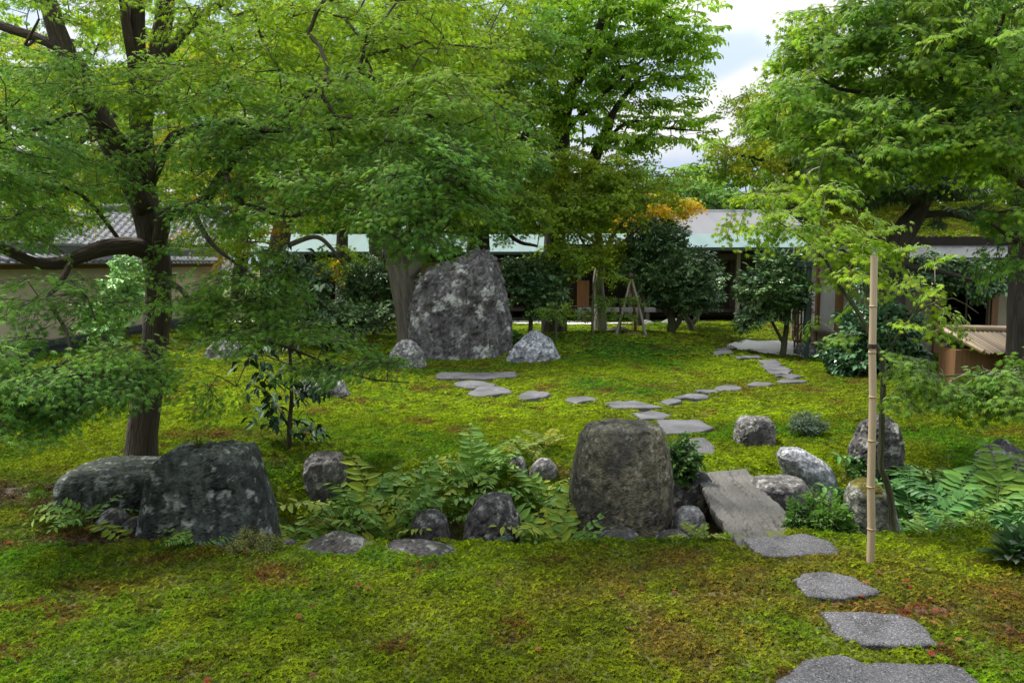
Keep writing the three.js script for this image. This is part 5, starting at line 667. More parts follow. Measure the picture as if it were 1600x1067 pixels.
growTree({ name: 'young_maple', label: 'slender young maple with a crooked stem just behind the bamboo pole', seed: 30, geo: SP.bigMaple, mat: LM.soft, barkM: BK.olive, twig: twigPale, layer: 0.12, step: 0.12, twigR: 0.0016, scale: [0.62, 0.95], rough: 0.06, tint: (x, y, z, r) => { const t = tintOf([[1.0, 1.05, 1.2], [1.5, 1.35, 1.1], [1.9, 1.6, 0.9]], 1.5)(x, y, z, r); return y < 1.5 ? mix3(t, [0.7, 0.8, 1.3], 0.75) : t; },
  limbs: [[[1396, 842, 5.75, 0.0302], [1394, 790, 5.75, 0.0259], [1386, 752, 5.75, 0.0245], [1377, 730, 5.75, 0.0238], [1378, 690, 5.75, 0.0223], [1379, 640, 5.75, 0.0216], [1381, 605, 5.75, 0.0216], [1380, 560, 5.8, 0.0202], [1362, 528, 5.85, 0.0180], [1346, 496, 5.9, 0.0166], [1330, 470, 5.95, 0.0144], [1308, 440, 6.0, 0.0115], [1290, 405, 6.05, 0.0094]],
    [[1381, 560, 5.8, 0.0115], [1392, 545, 5.75, 0.0101], [1408, 518, 5.7, 0.0094], [1428, 493, 5.65, 0.0086], [1450, 478, 5.6, 0.0065], [1490, 466, 5.55, 0.0050], [1530, 490, 5.5, 0.0036]], [[1379, 605, 5.75, 0.0115], [1388, 592, 5.7, 0.0101], [1410, 583, 5.65, 0.0086], [1440, 580, 5.6, 0.0072], [1480, 588, 5.5, 0.0058], [1540, 580, 5.3, 0.0043], [1600, 590, 5.2, 0.0029]],
    [[1290, 405, 6.05, 0.0086], [1276, 388, 6.1, 0.0079], [1284, 345, 6.15, 0.0072], [1290, 310, 6.2, 0.0058], [1280, 270, 6.2, 0.0043], [1290, 240, 6.2, 0.0029]], [[1276, 390, 6.1, 0.0065], [1240, 362, 6.2, 0.0050], [1200, 335, 6.3, 0.0036], [1160, 300, 6.4, 0.0022]], [[1428, 494, 5.65, 0.0050], [1446, 462, 5.6, 0.0036], [1462, 440, 5.6, 0.0022]], [[1392, 545, 5.75, 0.0058], [1386, 500, 5.7, 0.0043], [1386, 470, 5.7, 0.0029]]],
  pads: [[1290, 350, 6.15, 80, 36, 0.5, 24], [1200, 345, 6.3, 60, 26, 0.4, 13], [1170, 310, 6.4, 40, 16, 0.3, 6], [1270, 290, 6.2, 60, 24, 0.4, 9], [1320, 410, 6, 60, 38, 0.4, 13], [1310, 500, 5.95, 30, 26, 0.3, 5], [1400, 445, 5.7, 50, 22, 0.3, 6], [1450, 490, 5.6, 50, 14, 0.25, 5], [1410, 405, 5.8, 44, 18, 0.3, 4], [1362, 384, 5.95, 34, 12, 0.25, 8], [1480, 590, 5.4, 80, 12, 0.3, 14], [1565, 592, 5.2, 50, 14, 0.3, 14], [1450, 615, 5.4, 60, 14, 0.25, 12], [1570, 610, 5.1, 50, 12, 0.25, 14], [1430, 560, 5.5, 40, 10, 0.2, 6], [1590, 640, 5.0, 24, 14, 0.2, 6]] });

const CAM = 'camellias and small evergreens of the moss garden';
const camT = tintOf([[0.6, 0.75, 0.9], [1, 1, 1], [1.5, 1.35, 1.2]], 0.9), cam = (o) => growTree({ name: 'camellia', cat: 'shrub', group: CAM, geo: SP.camellia, mat: LM.gloss, barkM: BK.olive, step: 0.22, layer: 0, twigR: 0.0028, upright: 0.5, droop: 0, scale: [0.9, 1.5], tint: camT, ...o });
cam({ label: 'dark rounded camellia just right of the great rock', seed: 41, limbs: [[[828, 528, 19.5, 0.06], [830, 490, 19.5, 0.05], [834, 450, 19.5, 0.03]], [[828, 500, 19.5, 0.03], [812, 460, 19.5, 0.02]], [[832, 490, 19.5, 0.03], [870, 450, 19.4, 0.02]]], pads: [[845, 447, 19.5, 48, 40, 0.8, 190], [812, 430, 19.5, 22, 24, 0.5, 40]] });
cam({ label: 'largest camellia, a broad glossy dome before the hall', seed: 42, limbs: [[[1048, 534, 20.2, 0.13], [1050, 505, 20.2, 0.1], [1046, 470, 20.2, 0.08], [1040, 420, 20.2, 0.04]], [[1050, 515, 20.2, 0.08], [1062, 500, 20.2, 0.07], [1064, 475, 20.2, 0.05], [1080, 430, 20.2, 0.03]], [[1048, 500, 20.2, 0.05], [1020, 460, 20.2, 0.03], [990, 420, 20.2, 0.02]]], pads: [[1045, 425, 20.1, 76, 46, 1.1, 360], [1020, 374, 20.3, 52, 30, 0.9, 140], [1085, 468, 20, 38, 16, 0.7, 70]] });
cam({ label: 'small camellia with a pale forked trunk right behind the largest camellia', seed: 43, barkM: BK.light, limbs: [[[1080, 526, 22, 0.1], [1080, 508, 22, 0.1], [1070, 492, 22, 0.06], [1062, 470, 22, 0.03]], [[1080, 510, 22, 0.07], [1092, 490, 22, 0.05], [1098, 460, 22, 0.03]]], pads: [[1090, 450, 22, 38, 30, 0.9, 90]] });
cam({ label: 'round camellia beside the gravel, left of the bamboo gate', seed: 44, limbs: [[[1222, 560, 17.2, 0.075], [1226, 535, 17.2, 0.065], [1230, 500, 17.2, 0.05], [1226, 460, 17.2, 0.03]], [[1224, 535, 17.2, 0.04], [1208, 505, 17.2, 0.03], [1190, 470, 17.2, 0.02]]], pads: [[1206, 455, 17.1, 50, 38, 0.75, 230], [1222, 412, 17.2, 32, 12, 0.5, 40], [1172, 500, 17, 16, 12, 0.3, 14]] });
cam({ label: 'evergreen shrub with pale reflections tinted in, between the slim trunk and the forked trunk', seed: 45, tint: tintOf([[1, 1, 1.2], [1.7, 1.5, 1.7]], 0.9), limbs: [[[585, 515, 21, 0.06], [582, 470, 21, 0.05], [580, 430, 21, 0.03]]], pads: [[575, 440, 21, 38, 30, 0.8, 120], [625, 430, 21, 28, 36, 0.6, 60], [560, 480, 21, 36, 24, 0.6, 50]] });  // lighter leaf tints stand in for pale reflections on the foliage
cam({ label: 'low dark evergreen bush before the tea-house wall, behind the bamboo pole', seed: 46, tint: tintOf([[0.55, 0.75, 1], [0.9, 1, 1.1]], 0.9), limbs: [[[1370, 588, 14.2, 0.06], [1370, 540, 14.2, 0.04], [1368, 500, 14.2, 0.03]]], pads: [[1372, 520, 14.2, 56, 40, 0.7, 200], [1325, 560, 14.0, 28, 22, 0.4, 60], [1400, 560, 14.1, 40, 18, 0.4, 40]] });
cam({ label: 'dark shrub behind the camellia sapling, under the leaning grey trunk', seed: 47, limbs: [[[470, 512, 18.5, 0.05], [472, 470, 18.5, 0.04], [470, 440, 18.5, 0.03]]], pads: [[465, 455, 18.4, 50, 50, 0.7, 110], [520, 500, 18.3, 60, 22, 0.6, 70], [590, 495, 18.2, 50, 18, 0.5, 40]] });
cam({ label: 'pale variegated climber-like shrub at the wall behind the left maple trunk', seed: 48, tint: tintOf([[2.5, 2.4, 2.6], [4, 3.6, 3.4]], 0.9), limbs: [[[200, 535, 15.5, 0.04], [196, 480, 15.5, 0.03], [200, 420, 15.5, 0.02]]], pads: [[200, 450, 15.4, 22, 48, 0.4, 60], [165, 500, 15.3, 34, 26, 0.4, 34]] });
const shoot = (o) => growTree({ name: 'maple_sapling', cat: 'sapling', group: 'small maples planted on the mound', geo: SP.midMaple, mat: LM.soft, barkM: BK.olive, step: 0.2, layer: 0.1, twigR: 0.0022, scale: [0.4, 0.7], tint: tintOf([GREEN, YEL]), ...o });
shoot({ label: 'thin bare-stemmed maple sapling standing on the mound right of the pale rock', seed: 51, limbs: [[[926, 534, 18.4, 0.035], [926, 490, 18.4, 0.03], [928, 450, 18.4, 0.022], [932, 420, 18.4, 0.012]], [[926, 500, 18.4, 0.012], [934, 480, 18.4, 0.008]]], pads: [[945, 430, 18.4, 40, 12, 0.5, 14]] });
shoot({ label: 'small flat-crowned maple sapling under the tripod props', seed: 52, limbs: [[[966, 528, 18.9, 0.035], [970, 495, 18.9, 0.03], [968, 470, 18.9, 0.02]]], pads: [[958, 470, 18.8, 36, 12, 0.5, 30], [972, 492, 18.8, 22, 6, 0.35, 14]] });
shoot({ label: 'little maple sapling with a stake-like stem right of the great rock', seed: 53, limbs: [[[868, 532, 17.6, 0.035], [869, 505, 17.6, 0.03], [870, 485, 17.6, 0.015]]], pads: [[868, 483, 17.5, 32, 9, 0.45, 22], [900, 487, 19, 26, 8, 0.4, 14]] });

{ // three props lashed over the sapling on the mound
  const o = thing('tripod_support', 'three brown wooden props lashed together over a sapling', 'plant support', onGround(985, 528)), apex = at(986, 432, 19.0), wood = [M.paleWood, M.orange, M.paleWood];
  [[962, 528, 18.6], [994, 512, 19.8], [1010, 528, 18.7]].forEach(([x, y, d], i) => { const f = at(x, y, d); f.y = ground(f.x, f.z) - 0.05; const top = apex.clone().add(apex.clone().sub(f).multiplyScalar(0.05)); part(o, 'prop', at0(tubeGeo([f, f.clone().lerp(top, 0.5).add(V(0.015, 0, 0)), top], [0.036, 0.03, 0.024], { seg: 10, sides: 8, rough: 0.1, seed: i }), o), wood[i]); });
  part(o, 'rope_lashing', at0(tubeGeo([apex.clone().add(V(-0.06, -0.02, 0.02)), apex.clone().add(V(0.05, 0.02, 0.02))], [0.06, 0.06], { seg: 4, sides: 10 }), o), M.darkWood);
}
{ // the trees beyond the garden
  const G = 'tall trees beyond the garden buildings', where = [[-60, 'standing farthest left beyond the tan wall'], [90, 'above the tiled storehouse roof, left part'], [230, 'above the tiled storehouse roof, right part'], [370, 'above the left end of the copper-roofed wing'], [510, 'above the middle of the copper-roofed wing'], [650, 'behind the top of the forked trunk'], [790, 'above the right end of the copper-roofed wing'], [920, 'low behind the big layered tree'], [1040, 'low beneath the open sky, left part'], [1130, 'low beneath the open sky, right part'], [1240, 'above the slate roof, right part'], [1370, 'above the moss roof of the tea house'], [1500, 'beyond the tea house, second from the right'], [1640, 'standing farthest right beyond the tea house']];
  const tops = [-40, -60, -30, -50, 0, 20, 130, 238, 250, 205, 160, 60, 20, -20], r = rng(77);
  where.forEach(([px, w], i) => { const d = 36 + 5 * r() + (i % 2) * 4, top = tops[i], h = (440 - top) / 2, cy = top + h * 0.95, rx = 95 + 20 * r();
    growTree({ name: 'background_tree', label: 'tall leafy background tree ' + w, group: G, seed: 100 + i, geo: SP.broad, mat: LM.soft, barkM: BK.dark, step: 1.0, layer: 0.9, twigR: 0.012, scale: [1.3, 2.2], droop: 0.1, tint: tintOf(i % 3 === 0 ? [GREEN, YEL, [1.8, 1.4, 0.9]] : i % 3 === 1 ? [DEEP, GREEN, YEL] : [[0.6, 0.8, 1], GREEN, [1.6, 1.4, 0.9]], 0.25),
      limbs: [[[px, 480, d, 0.4], [px + 8, 360, d, 0.34], [px - 5, cy, d, 0.25], [px + 4, top + h * 0.35, d, 0.12]], [[px + 3, 330, d, 0.2], [px + 45, cy, d, 0.12]], [[px + 2, 350, d, 0.2], [px - 50, cy + 20, d, 0.1]]], pads: [[px, cy, d, rx, h * 0.9, 2.6, Math.round(95 + h * 0.65)], [px + 25, cy + h * 0.55, d - 1, rx * 0.9, h * 0.4, 2.4, 80]] }); });
  growTree({ name: 'hedge', label: 'dark clipped-looking hedge above the slate roof of the hall', cat: 'hedge', seed: 130, geo: SP.broad, mat: LM.soft, barkM: BK.dark, step: 0.8, layer: 0, twigR: 0.01, scale: [1.1, 1.7], tint: tintOf([[0.45, 0.6, 0.8], [0.8, 0.9, 1]]), limbs: [[[1080, 440, 33, 0.15], [1080, 340, 33, 0.1]]], pads: [[1010, 320, 33, 90, 34, 1.2, 150], [1120, 320, 33, 110, 32, 1.2, 170], [1240, 320, 33, 90, 30, 1.2, 100]] });
}
// ---------------------------------------------------------------- ferns, small shrubs and broad-leaved plants
function frondGeo(seed, { L = 0.5, n = 11, leaf = 0.09, w = 0.3, arch = 0.5, base = [0.05, 0.12, 0.02], mess = 0.3 }) {   // a pinnate frond along +x, arching down
  const r = rng(seed), T = new Tri(), P = (t) => V(L * (t - 0.10 * t * t), L * arch * (0.9 * t - 1.15 * t * t), 0.03 * Math.sin(t * 3 + seed)), st = [base[0] * 0.9, base[1] * 0.6, base[2]];
  for (let i = 0; i < 10; i++) T.rod(P(i / 10), P((i + 1) / 10), 0.0035 * (1 - i / 13), 0.0035 * (1 - (i + 1) / 13), st, 4);
  for (let i = 0; i <= n; i++) for (const sg of i === n ? [0] : [1, -1]) {
    const t = 0.2 + 0.8 * i / n, p = P(t), tan = P(Math.min(1, t + 0.02)).sub(P(t - 0.02)).normalize(), env = Math.sin(Math.PI * (0.22 + 0.68 * i / n)) , l = leaf * (0.45 + 0.65 * env) * (0.85 + 0.3 * r());
    const up = V(-tan.y, tan.x, 0), f = tan.clone().multiplyScalar(0.42).add(V(0, 0, sg)).addScaledVector(up, -0.12 + (r() - 0.5) * (0.3 + mess)).normalize(); if (!sg) f.copy(tan);
    const nn = up.clone().add(rv(r, 0.35 + mess)); nn.addScaledVector(f, -nn.dot(f)).normalize(); const k = 0.75 + 0.5 * r(), y = r() * 0.4, col = [base[0] * k * (1 + y), base[1] * k * (1 + y * 0.3), base[2] * k];
    ovalLeaf(T, p, f, nn, l, l * w * (0.9 + 0.3 * r()), col, 0.3, 0.15);
  }
  return T.geo();
}
const FR = [0, 1, 2].map((k) => frondGeo(201 + k, { n: 10 + k, arch: 0.5 + 0.1 * k, leaf: 0.085, w: 0.38, base: [0.14, 0.28, 0.045], mess: 0.7 })), FL = [0, 1, 2].map((k) => frondGeo(211 + k, { L: 0.6, n: 19 + k, leaf: 0.085, w: 0.30, arch: 0.5, base: [0.085, 0.225, 0.05], mess: 0.6 })), FP = [0, 1].map((k) => frondGeo(221 + k, { L: 0.4, n: 16, leaf: 0.07, w: 0.24, arch: 0.4, base: [0.16, 0.24, 0.03] }));
const FB = [0, 1].map((k) => frondGeo(231 + k, { L: 0.4, n: 12, leaf: 0.1, w: 0.28, arch: 0.5, base: [0.055, 0.14, 0.09] }));
let fernSeed = 1;
const FM = [[1, 1, 1], [0.8, 0.9, 0.95], [1.15, 1.1, 0.9], [0.9, 1, 1], [1.5, 1.12, 0.7]].map((q) => leafMat({ transmission: 0.4, roughness: 0.8, color: new THREE.Color(...q) }));
function fern(label, px, py, d, n, size, geos, { turn = [0, 6.2832], lift = 0.35, group = 'ferns growing in the ditch', name = 'fern', cat = 'fern', h = 0 } = {}) {
  const r = rng(3000 + fernSeed++ * 17), p = at(px, py, d), g = ground(p.x, p.z); p.y = Math.max(g, h ? p.y : g);
  const o = thing(name, label, cat, [p.x, p.y, p.z], 0, group);
  for (let i = 0; i < n; i++) {
    const m = part(o, 'frond', geos[Math.floor(r() * geos.length)], FM[Math.min(4, Math.floor(r() * 5.4))]), a = turn[0] + (turn[1] - turn[0]) * ((i + 0.6 * r()) / n), e = lift + (r() - 0.4) * 0.7, s = size * (geos === FR ? 1.15 : geos === FL ? 1.12 : 1) * (0.7 + 0.55 * r());
    m.rotation.set(0, a, 0); m.rotateZ(e); m.rotateX((r() - 0.5) * 0.7); m.scale.set(s, s, s * (0.9 + 0.3 * r())); m.position.set((r() - 0.5) * 0.06, 0, (r() - 0.5) * 0.06);
  }
  return o;
}
const UP = { lift: 0.72 };
fern('bushy fern against the right side of the tall dark rock', 446, 828, 6.3, 9, 0.95, FR, UP); fern('fern with fronds hanging over the ditch, left of the ditch middle', 505, 825, 6.5, 10, 0.95, FR, UP); fern('wide fern filling the ditch below the mossy bank', 562, 806, 7.0, 11, 1.3, FR, UP); fern('fern behind the low pointed dark stone', 608, 825, 6.5, 9, 1.15, FR, UP); fern('fern at the foot of the moss bank above the purplish rock', 660, 800, 7.1, 10, 1.2, FR, UP); fern('reddish-tipped fern between the two dark ditch rocks', 700, 800, 7.1, 6, 0.9, FR, UP);
fern('fern on the top of the far bank, left of the small rounded stone', 724, 765, 7.5, 6, 1.1, FR, UP); fern('fern standing at the bank behind the dark lichened ditch rock', 770, 775, 7.5, 7, 1.0, FR, UP); fern('big fern leaning on the left side of the round-topped rock', 850, 835, 6.3, 12, 1.35, FR, UP); fern('fern in the ditch just right of the dark lichened ditch rock', 826, 842, 6.15, 7, 0.85, FR, UP); fern('fern beneath the tan bank stone', 850, 775, 7.25, 9, 1.2, FR, UP); fern('upright fern tips close against the round-topped rock', 886, 840, 5.95, 6, 1.05, FR, { lift: 0.95 });
fern('bluish fern with narrow leaflets between the two ditch-lip stones', 585, 858, 5.75, 8, 0.75, FB, { lift: 0.6 }); fern('tiny bluish sprout before the long flat lip stone', 650, 860, 5.62, 4, 0.4, FB, { lift: 0.8 }); fern('small sprig beside the dark lichened ditch rock', 668, 850, 5.75, 4, 0.5, FR, { lift: 0.8 }); fern('tiny pale sprig on the near ditch lip below the ditch rock', 770, 852, 5.6, 4, 0.35, FB);
fern('pale feathery fern on the moss left of the round-topped rock', 850, 700, 8.3, 9, 1.0, FP, { group: 'pale feathery ferns on the moss' }); fern('smaller pale feathery fern at the left, behind the bank stones', 815, 712, 8.1, 6, 0.7, FP, { group: 'pale feathery ferns on the moss' });
fern('bright green fern by the low flat dark rock at the left', 140, 815, 5.95, 7, 0.75, FR, { group: 'ferns by the left rocks' }); fern('small fern sprouting at the foot of the tall dark rock', 296, 845, 5.5, 5, 0.5, FR, { group: 'ferns by the left rocks' });
fern('low yellow-green fern before the near end of the slab bridge', 1092, 852, 5.55, 7, 0.55, FP); fern('tuft of ferns right of the cracked boulder, behind the leafy shrub', 1300, 780, 7.0, 8, 0.9, FL); fern('small dark fern in the ditch left of the cobble under the bridge', 1064, 768, 7.0, 5, 0.5, FR);
const BIG = 'big ferns at the right end of the ditch'; fern('big fern with long drooping fronds, left part of the right-hand bank', 1432, 790, 6.6, 13, 1.35, FL, { group: BIG, lift: 0.66 }); fern('big fern in the middle of the right-hand bank', 1490, 790, 6.7, 14, 1.5, FL, { group: BIG, lift: 0.66 }); fern('big fern with hanging bluish fronds toward the right edge', 1555, 780, 6.6, 15, 1.55, FL, { group: BIG, lift: 0.66 }); fern('tall fern behind the others, reaching up the moss beside the standing stone', 1440, 735, 7.4, 11, 1.3, FL, { group: BIG, lift: 0.6 }); fern('fern behind the big ones, high on the right-hand bank', 1510, 745, 7.5, 12, 1.4, FL, { group: BIG, lift: 0.55 }); fern('low fern over the dark hollow right of the young maple', 1430, 845, 6.0, 9, 0.9, FL, { group: BIG, lift: 0.66 }); fern('fern cut by the right edge of the view', 1610, 800, 6.3, 13, 1.4, FL, { group: BIG, lift: 0.66 }); fern('low fern on the ditch lip at the right', 1500, 840, 6.05, 9, 0.95, FL, { group: BIG, lift: 0.66 });

// shrubs of countless small leaves
const bush = (o) => growTree({ name: 'shrub', cat: 'shrub', geo: SP.smallLeaf, mat: LM.soft, barkM: BK.olive, twig: twigM, step: 0.08, layer: 0, twigR: 0.0013, upright: 0.8, droop: 0, scale: [0.8, 1.2], tint: tintOf([GREEN, [1.6, 1.5, 1.1]], 2), group: 'small leafy shrubs along the ditch', ...o });
SP.smallLeaf = spray(301, { L: 0.16, leaf: 0.032, gap: 0.024, kind: 'oval', wild: 1.0, base: [0.05, 0.14, 0.02] }); SP.bluish = spray(302, { L: 0.15, leaf: 0.026, gap: 0.028, kind: 'oval', wild: 1.0, base: [0.10, 0.17, 0.10] }); SP.juniper = spray(303, { L: 0.1, leaf: 0.016, gap: 0.007, kind: 'needle', wild: 1.5, base: [0.13, 0.17, 0.05] });
bush({ label: 'fresh green shrub wedged between the round-topped rock and the slab bridge', seed: 61, limbs: [[[1062, 758, 7.2, 0.012], [1064, 730, 7.2, 0.01], [1062, 700, 7.2, 0.006]]], pads: [[1064, 718, 7.15, 26, 34, 0.16, 70]] });
bush({ label: 'bright leafy shrub covering the right side of the slab bridge end', seed: 62, tint: tintOf([GREEN, [1.8, 1.6, 1.2], [2.4, 2.0, 1.6]], 3), limbs: [[[1276, 858, 5.95, 0.012], [1278, 830, 5.95, 0.009], [1274, 800, 6, 0.006]]], pads: [[1276, 812, 5.95, 44, 36, 0.22, 110], [1300, 838, 5.85, 30, 18, 0.16, 40], [1240, 838, 5.85, 20, 16, 0.14, 26]] });
bush({ label: 'pale bluish small-leaved plant on the moss beyond the block-shaped stone', seed: 63, geo: SP.bluish, limbs: [[[1264, 684, 9.0, 0.008], [1265, 668, 9.0, 0.006], [1266, 650, 9.0, 0.004]]], pads: [[1262, 662, 9.0, 28, 15, 0.2, 46]] });
bush({ label: 'low juniper-like cushion at the foot of the tall dark rock', seed: 64, geo: SP.juniper, mat: LM.needle, scale: [0.8, 1.3], limbs: [[[398, 868, 5.45, 0.008], [398, 856, 5.45, 0.006], [398, 848, 5.45, 0.004]]], pads: [[398, 852, 5.42, 46, 12, 0.2, 230]] });
bush({ label: 'cluster of yellowish small-leaved stems on the ditch lip at the right', seed: 65, tint: tintOf([[2.4, 1.7, 1.2], [3.2, 2.0, 1.2]], 3), limbs: [[[1535, 846, 5.95, 0.006], [1536, 832, 5.95, 0.005], [1536, 822, 5.95, 0.003]]], pads: [[1536, 826, 5.9, 22, 11, 0.12, 12], [1495, 826, 5.95, 12, 12, 0.1, 6]] });
bush({ label: 'small tuft of low plants on the moss slope right of the cracked boulder', seed: 66, limbs: [[[1345, 745, 7.4, 0.006], [1345, 735, 7.4, 0.004]]], pads: [[1340, 735, 7.4, 16, 10, 0.12, 14]] });

LM.satin = new THREE.MeshPhysicalMaterial({ vertexColors: true, side: THREE.DoubleSide, roughness: 0.55, specularIntensity: 0.35 });
// the camellia sapling in the foreground: each leaf by itself
const oneLeaf = (base, W = 0.45, curl = 0.2) => { const T = new Tri(); ovalLeaf(T, V(0, 0, 0), V(1, 0, 0), V(0, 1, 0), 1, W, base, 0.3, curl); return T.geo(); };
{
  const p = onGround(451, 700), o = thing('camellia_sapling', 'slender camellia sapling with dark glossy leaves on the bare earth left of the ditch', 'sapling', p), d = -p.z, r = rng(88), L = [oneLeaf([0.02, 0.05, 0.022]), oneLeaf([0.028, 0.07, 0.028]), oneLeaf([0.04, 0.09, 0.045])];
  const lim = [[[451, 704, 0.028], [452, 660, 0.024], [455, 620, 0.02], [453, 560, 0.017], [449, 500, 0.014], [446, 440, 0.01], [450, 385, 0.005]], [[452, 670, 0.014], [436, 640, 0.011], [420, 615, 0.007], [395, 600, 0.004]], [[453, 640, 0.01], [480, 612, 0.008], [510, 600, 0.004]], [[452, 660, 0.009], [425, 650, 0.006], [398, 642, 0.003]], [[454, 610, 0.009], [425, 590, 0.006], [400, 575, 0.003]], [[453, 600, 0.008], [485, 580, 0.006], [520, 570, 0.003]], [[454, 655, 0.01], [480, 664, 0.008], [498, 682, 0.004]], [[453, 570, 0.01], [410, 555, 0.007], [372, 558, 0.004]], [[451, 540, 0.009], [490, 520, 0.006], [530, 540, 0.004]], [[449, 490, 0.008], [415, 470, 0.005], [400, 455, 0.003]], [[448, 470, 0.008], [480, 450, 0.005], [505, 440, 0.003]], [[447, 430, 0.006], [428, 412, 0.004]], [[447, 425, 0.006], [470, 400, 0.003]]];
  lim.forEach((l, i) => {
    const dz = (k) => (i ? (r() - 0.5) * 0.5 * k : 0), pts = l.map(([x, y], k) => at(x, y, d + dz(k)).sub(p)); part(o, i ? 'branch' : 'trunk', tubeGeo(pts, l.map((q) => q[2]), { seg: 16, sides: 7 }), BK.brown);
    const c = new THREE.CatmullRomCurve3(pts), n = i ? 44 : 60; for (let k = 0; k < n; k++) { const t = i ? 0.25 + 0.75 * k / (n - 1) : 0.35 + 0.65 * k / (n - 1), q = c.getPoint(t).add(rv(r, 0.22)), m = part(o, 'leaf', pick(r, L), LM.satin), s = 0.09 + 0.035 * r(); m.position.copy(q); m.rotation.set((r() - 0.5) * 1.2, r() * 6.28, -0.2 - r() * 0.9, 'YXZ'); m.scale.setScalar(s); }
  });
}
// plants with broad leaves, each leaf a part
function broadPlant(label, px, py, d, n, len, base, { W = 0.42, lift = 0.6, group = 'broad-leaved plants at the right', cat = 'plant', h = 0.1, mat } = {}) {
  const p = at(px, py, d), r = rng(px * 7 + py); p.y = ground(p.x, p.z); const o = thing('leafy_plant', label, cat, p, 0, group), L = [0.8, 1, 1.3].map((k) => oneLeaf(base.map((v) => v * k), W, 0.35));
  part(o, 'stem', tubeGeo([V(0, -0.03, 0), V(0.01, h * 0.6, 0), V(0, h, 0)], [0.008, 0.007, 0.004], { seg: 5, sides: 6 }), BK.olive);
  for (let k = 0; k < n; k++) { const m = part(o, 'leaf', pick(r, L), mat || LM.soft), a = k * 2.4 + r() * 0.6, f = k / n; m.position.set(Math.cos(a) * 0.02, h * (0.3 + 0.7 * f), Math.sin(a) * 0.02); m.rotation.set(0, -a, 0.1 + lift * (0.25 + 0.8 * f) * (0.6 + 0.8 * r())); m.rotateX((r() - 0.5) * 0.5); m.scale.setScalar(len * (0.7 + 0.45 * r())); }
  return o;
}
broadPlant('low rosette of striped broad green leaves at the right edge, nearest the camera', 1580, 884, 5.05, 38, 0.17, [0.06, 0.15, 0.04], { lift: 0.9, h: 0.12, W: 0.36 }); broadPlant('broad-leaved seedling half out of frame beside the striped rosette', 1608, 872, 5.1, 24, 0.18, [0.06, 0.15, 0.035], { lift: 0.9, h: 0.16 });
broadPlant('tall plant with bright yellow-green leaf rosettes on the right-hand bank', 1570, 735, 7.2, 30, 0.22, [0.12, 0.22, 0.02], { h: 0.3, W: 0.34 }); broadPlant('bright broad-leaved plant cut by the right edge above the ferns', 1606, 740, 7.1, 30, 0.24, [0.11, 0.21, 0.02], { h: 0.42, W: 0.34 });
const WEED = 'little weeds along the ditch lip'; broadPlant('little star-leaved sprout on the moss left of the cracked boulder', 1206, 748, 7.5, 7, 0.1, [0.14, 0.22, 0.08], { group: WEED, W: 0.2, lift: 0.5, h: 0.05 }); broadPlant('narrow-leaved weed under the right foot of the round-topped rock', 1010, 835, 6.15, 8, 0.13, [0.06, 0.16, 0.04], { group: WEED, W: 0.2, lift: 0.9, h: 0.05 }); broadPlant('pale round-leaved weed in front of the round-topped rock', 975, 828, 6.0, 8, 0.07, [0.16, 0.20, 0.03], { group: WEED, W: 0.7, h: 0.08 }); broadPlant('flat green weed on the ditch lip below the round-topped rock', 945, 848, 5.6, 7, 0.09, [0.09, 0.2, 0.05], { group: WEED, W: 0.25, lift: 0.3, h: 0.03 }); broadPlant('bluish weed hanging at the ditch lip left of the bridge', 885, 848, 5.65, 8, 0.11, [0.1, 0.2, 0.1], { group: WEED, W: 0.25, lift: 0.3, h: 0.04 }); broadPlant('green weed beside the moss-capped standing stone', 1390, 800, 6.3, 8, 0.14, [0.07, 0.17, 0.03], { group: WEED, W: 0.35 }); broadPlant('leafy sprout behind the bamboo pole on the moss', 1354, 695, 7.4, 7, 0.1, [0.09, 0.2, 0.09], { group: WEED, h: 0.3 }); broadPlant('dark green perennial right behind the great rock base', 808, 535, 17.8, 22, 0.3, [0.05, 0.15, 0.02], { group: WEED, h: 0.2, W: 0.55 });
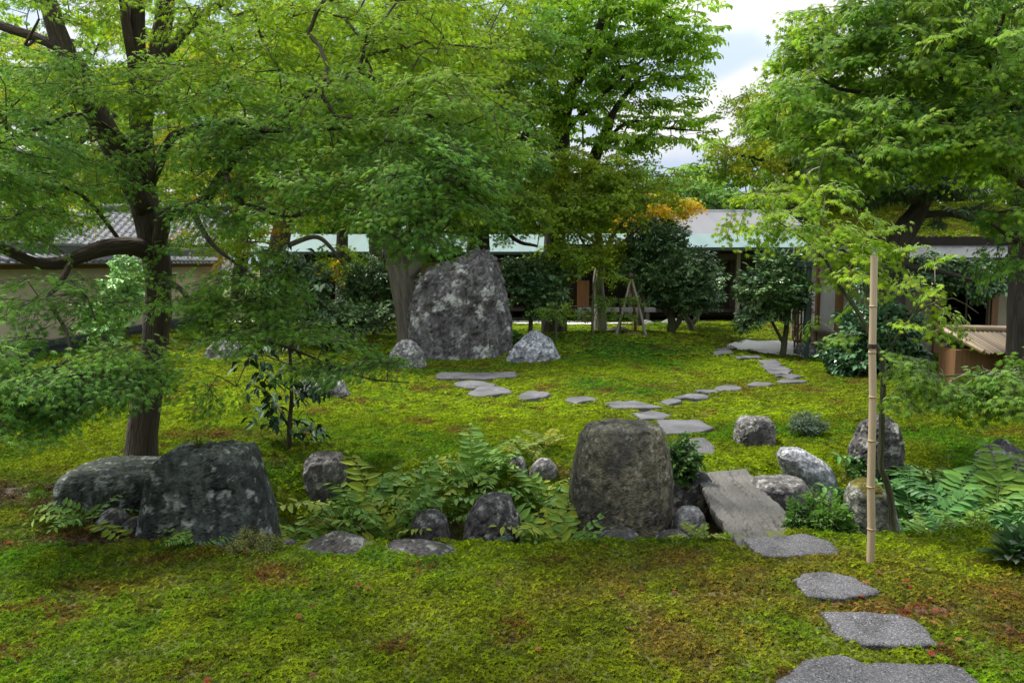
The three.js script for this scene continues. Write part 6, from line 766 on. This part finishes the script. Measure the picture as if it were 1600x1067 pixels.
function grassTuft(label, px, py, d, n, len, col, group, hgt) {
  const p = at(px, py, d); if (!hgt) p.y = ground(p.x, p.z); const o = thing('grass_tuft', label, 'grass tuft', p, 0, group), r = rng(px + py * 3), T = [];
  for (let k = 0; k < n; k++) { const a = r() * 6.28, l = len * (0.6 + 0.6 * r()), e = 0.25 + 0.9 * r(), tt = new Tri(), s = V(-Math.sin(a), 0, Math.cos(a)); let q = V(Math.cos(a) * 0.02 * r(), 0, Math.sin(a) * 0.02 * r()), ang = 1.5 - e * 0.3; for (let i = 0; i < 4; i++) { const w = 0.0035 * (1 - i / 4), w2 = 0.0035 * (1 - (i + 1) / 4), n2 = q.clone().add(V(Math.cos(a) * Math.cos(ang), Math.sin(ang), Math.sin(a) * Math.cos(ang)).multiplyScalar(l / 4)); tt.quad(q.clone().addScaledVector(s, -w), q.clone().addScaledVector(s, w), n2.clone().addScaledVector(s, w2), n2.clone().addScaledVector(s, -w2), col.map((c) => c * (0.8 + 0.4 * r()))); q = n2; ang -= e * 0.62; } part(o, 'blade', tt.geo(), LM.fern); }
}
grassTuft('grass tuft growing on top of the tall dark lichened rock', 310, 700, 5.95, 46, 0.16, [0.09, 0.11, 0.03], 'grass tufts on and beside rocks', true); grassTuft('dark grass tuft at the right foot of the round-topped rock', 1036, 835, 6.2, 40, 0.2, [0.05, 0.13, 0.05], 'grass tufts on and beside rocks'); grassTuft('thin grass tuft between the cracked boulder and the leafy shrub', 1312, 770, 7.2, 30, 0.2, [0.06, 0.14, 0.04], 'grass tufts on and beside rocks');
{ // fallen maple leaves, twigs
  const T = new Tri(); starLeaf(T, V(0, 0.004, 0), V(1, 0, 0), V(0, 1, 0), 0.028, [1, 1, 1], 7, 0.16); const g = T.geo(), r = rng(99), mats = [], cols = [];
  for (const [px, py, rr, n] of [[90, 820, 0.6, 16], [330, 860, 0.4, 14], [1430, 960, 0.5, 22], [1560, 985, 0.6, 26], [1320, 955, 0.3, 14], [700, 580, 1.5, 12], [910, 520, 1.6, 10], [1180, 700, 0.3, 8], [400, 700, 0.4, 16], [900, 950, 2.0, 24], [500, 650, 2.5, 26], [1120, 672, 0.12, 6], [400, 960, 1.8, 18], [1200, 610, 0.7, 12]]) { const c = onGround(px, py); for (let k = 0; k < n; k++) { const a = r() * 6.28, q = rr * Math.sqrt(r()), x = c.x + Math.cos(a) * q, z = c.z + Math.sin(a) * q; if (bare(x, z)) continue; mats.push(new THREE.Matrix4().compose(V(x, ground(x, z) + 0.028, z), new THREE.Quaternion().setFromEuler(new THREE.Euler((r() - 0.5) * 0.8, r() * 6, (r() - 0.5) * 0.8)), V(1, 1, 1).multiplyScalar(0.7 + 0.6 * r()))); cols.push(pick(r, [[0.20, 0.025, 0.012], [0.14, 0.035, 0.018], [0.22, 0.10, 0.03], [0.10, 0.04, 0.025]])); } }
  instances('fallen_leaves', g, leafMat({ transmission: 0.2 }), mats, cols);
}
renderer.render(scene, camera);
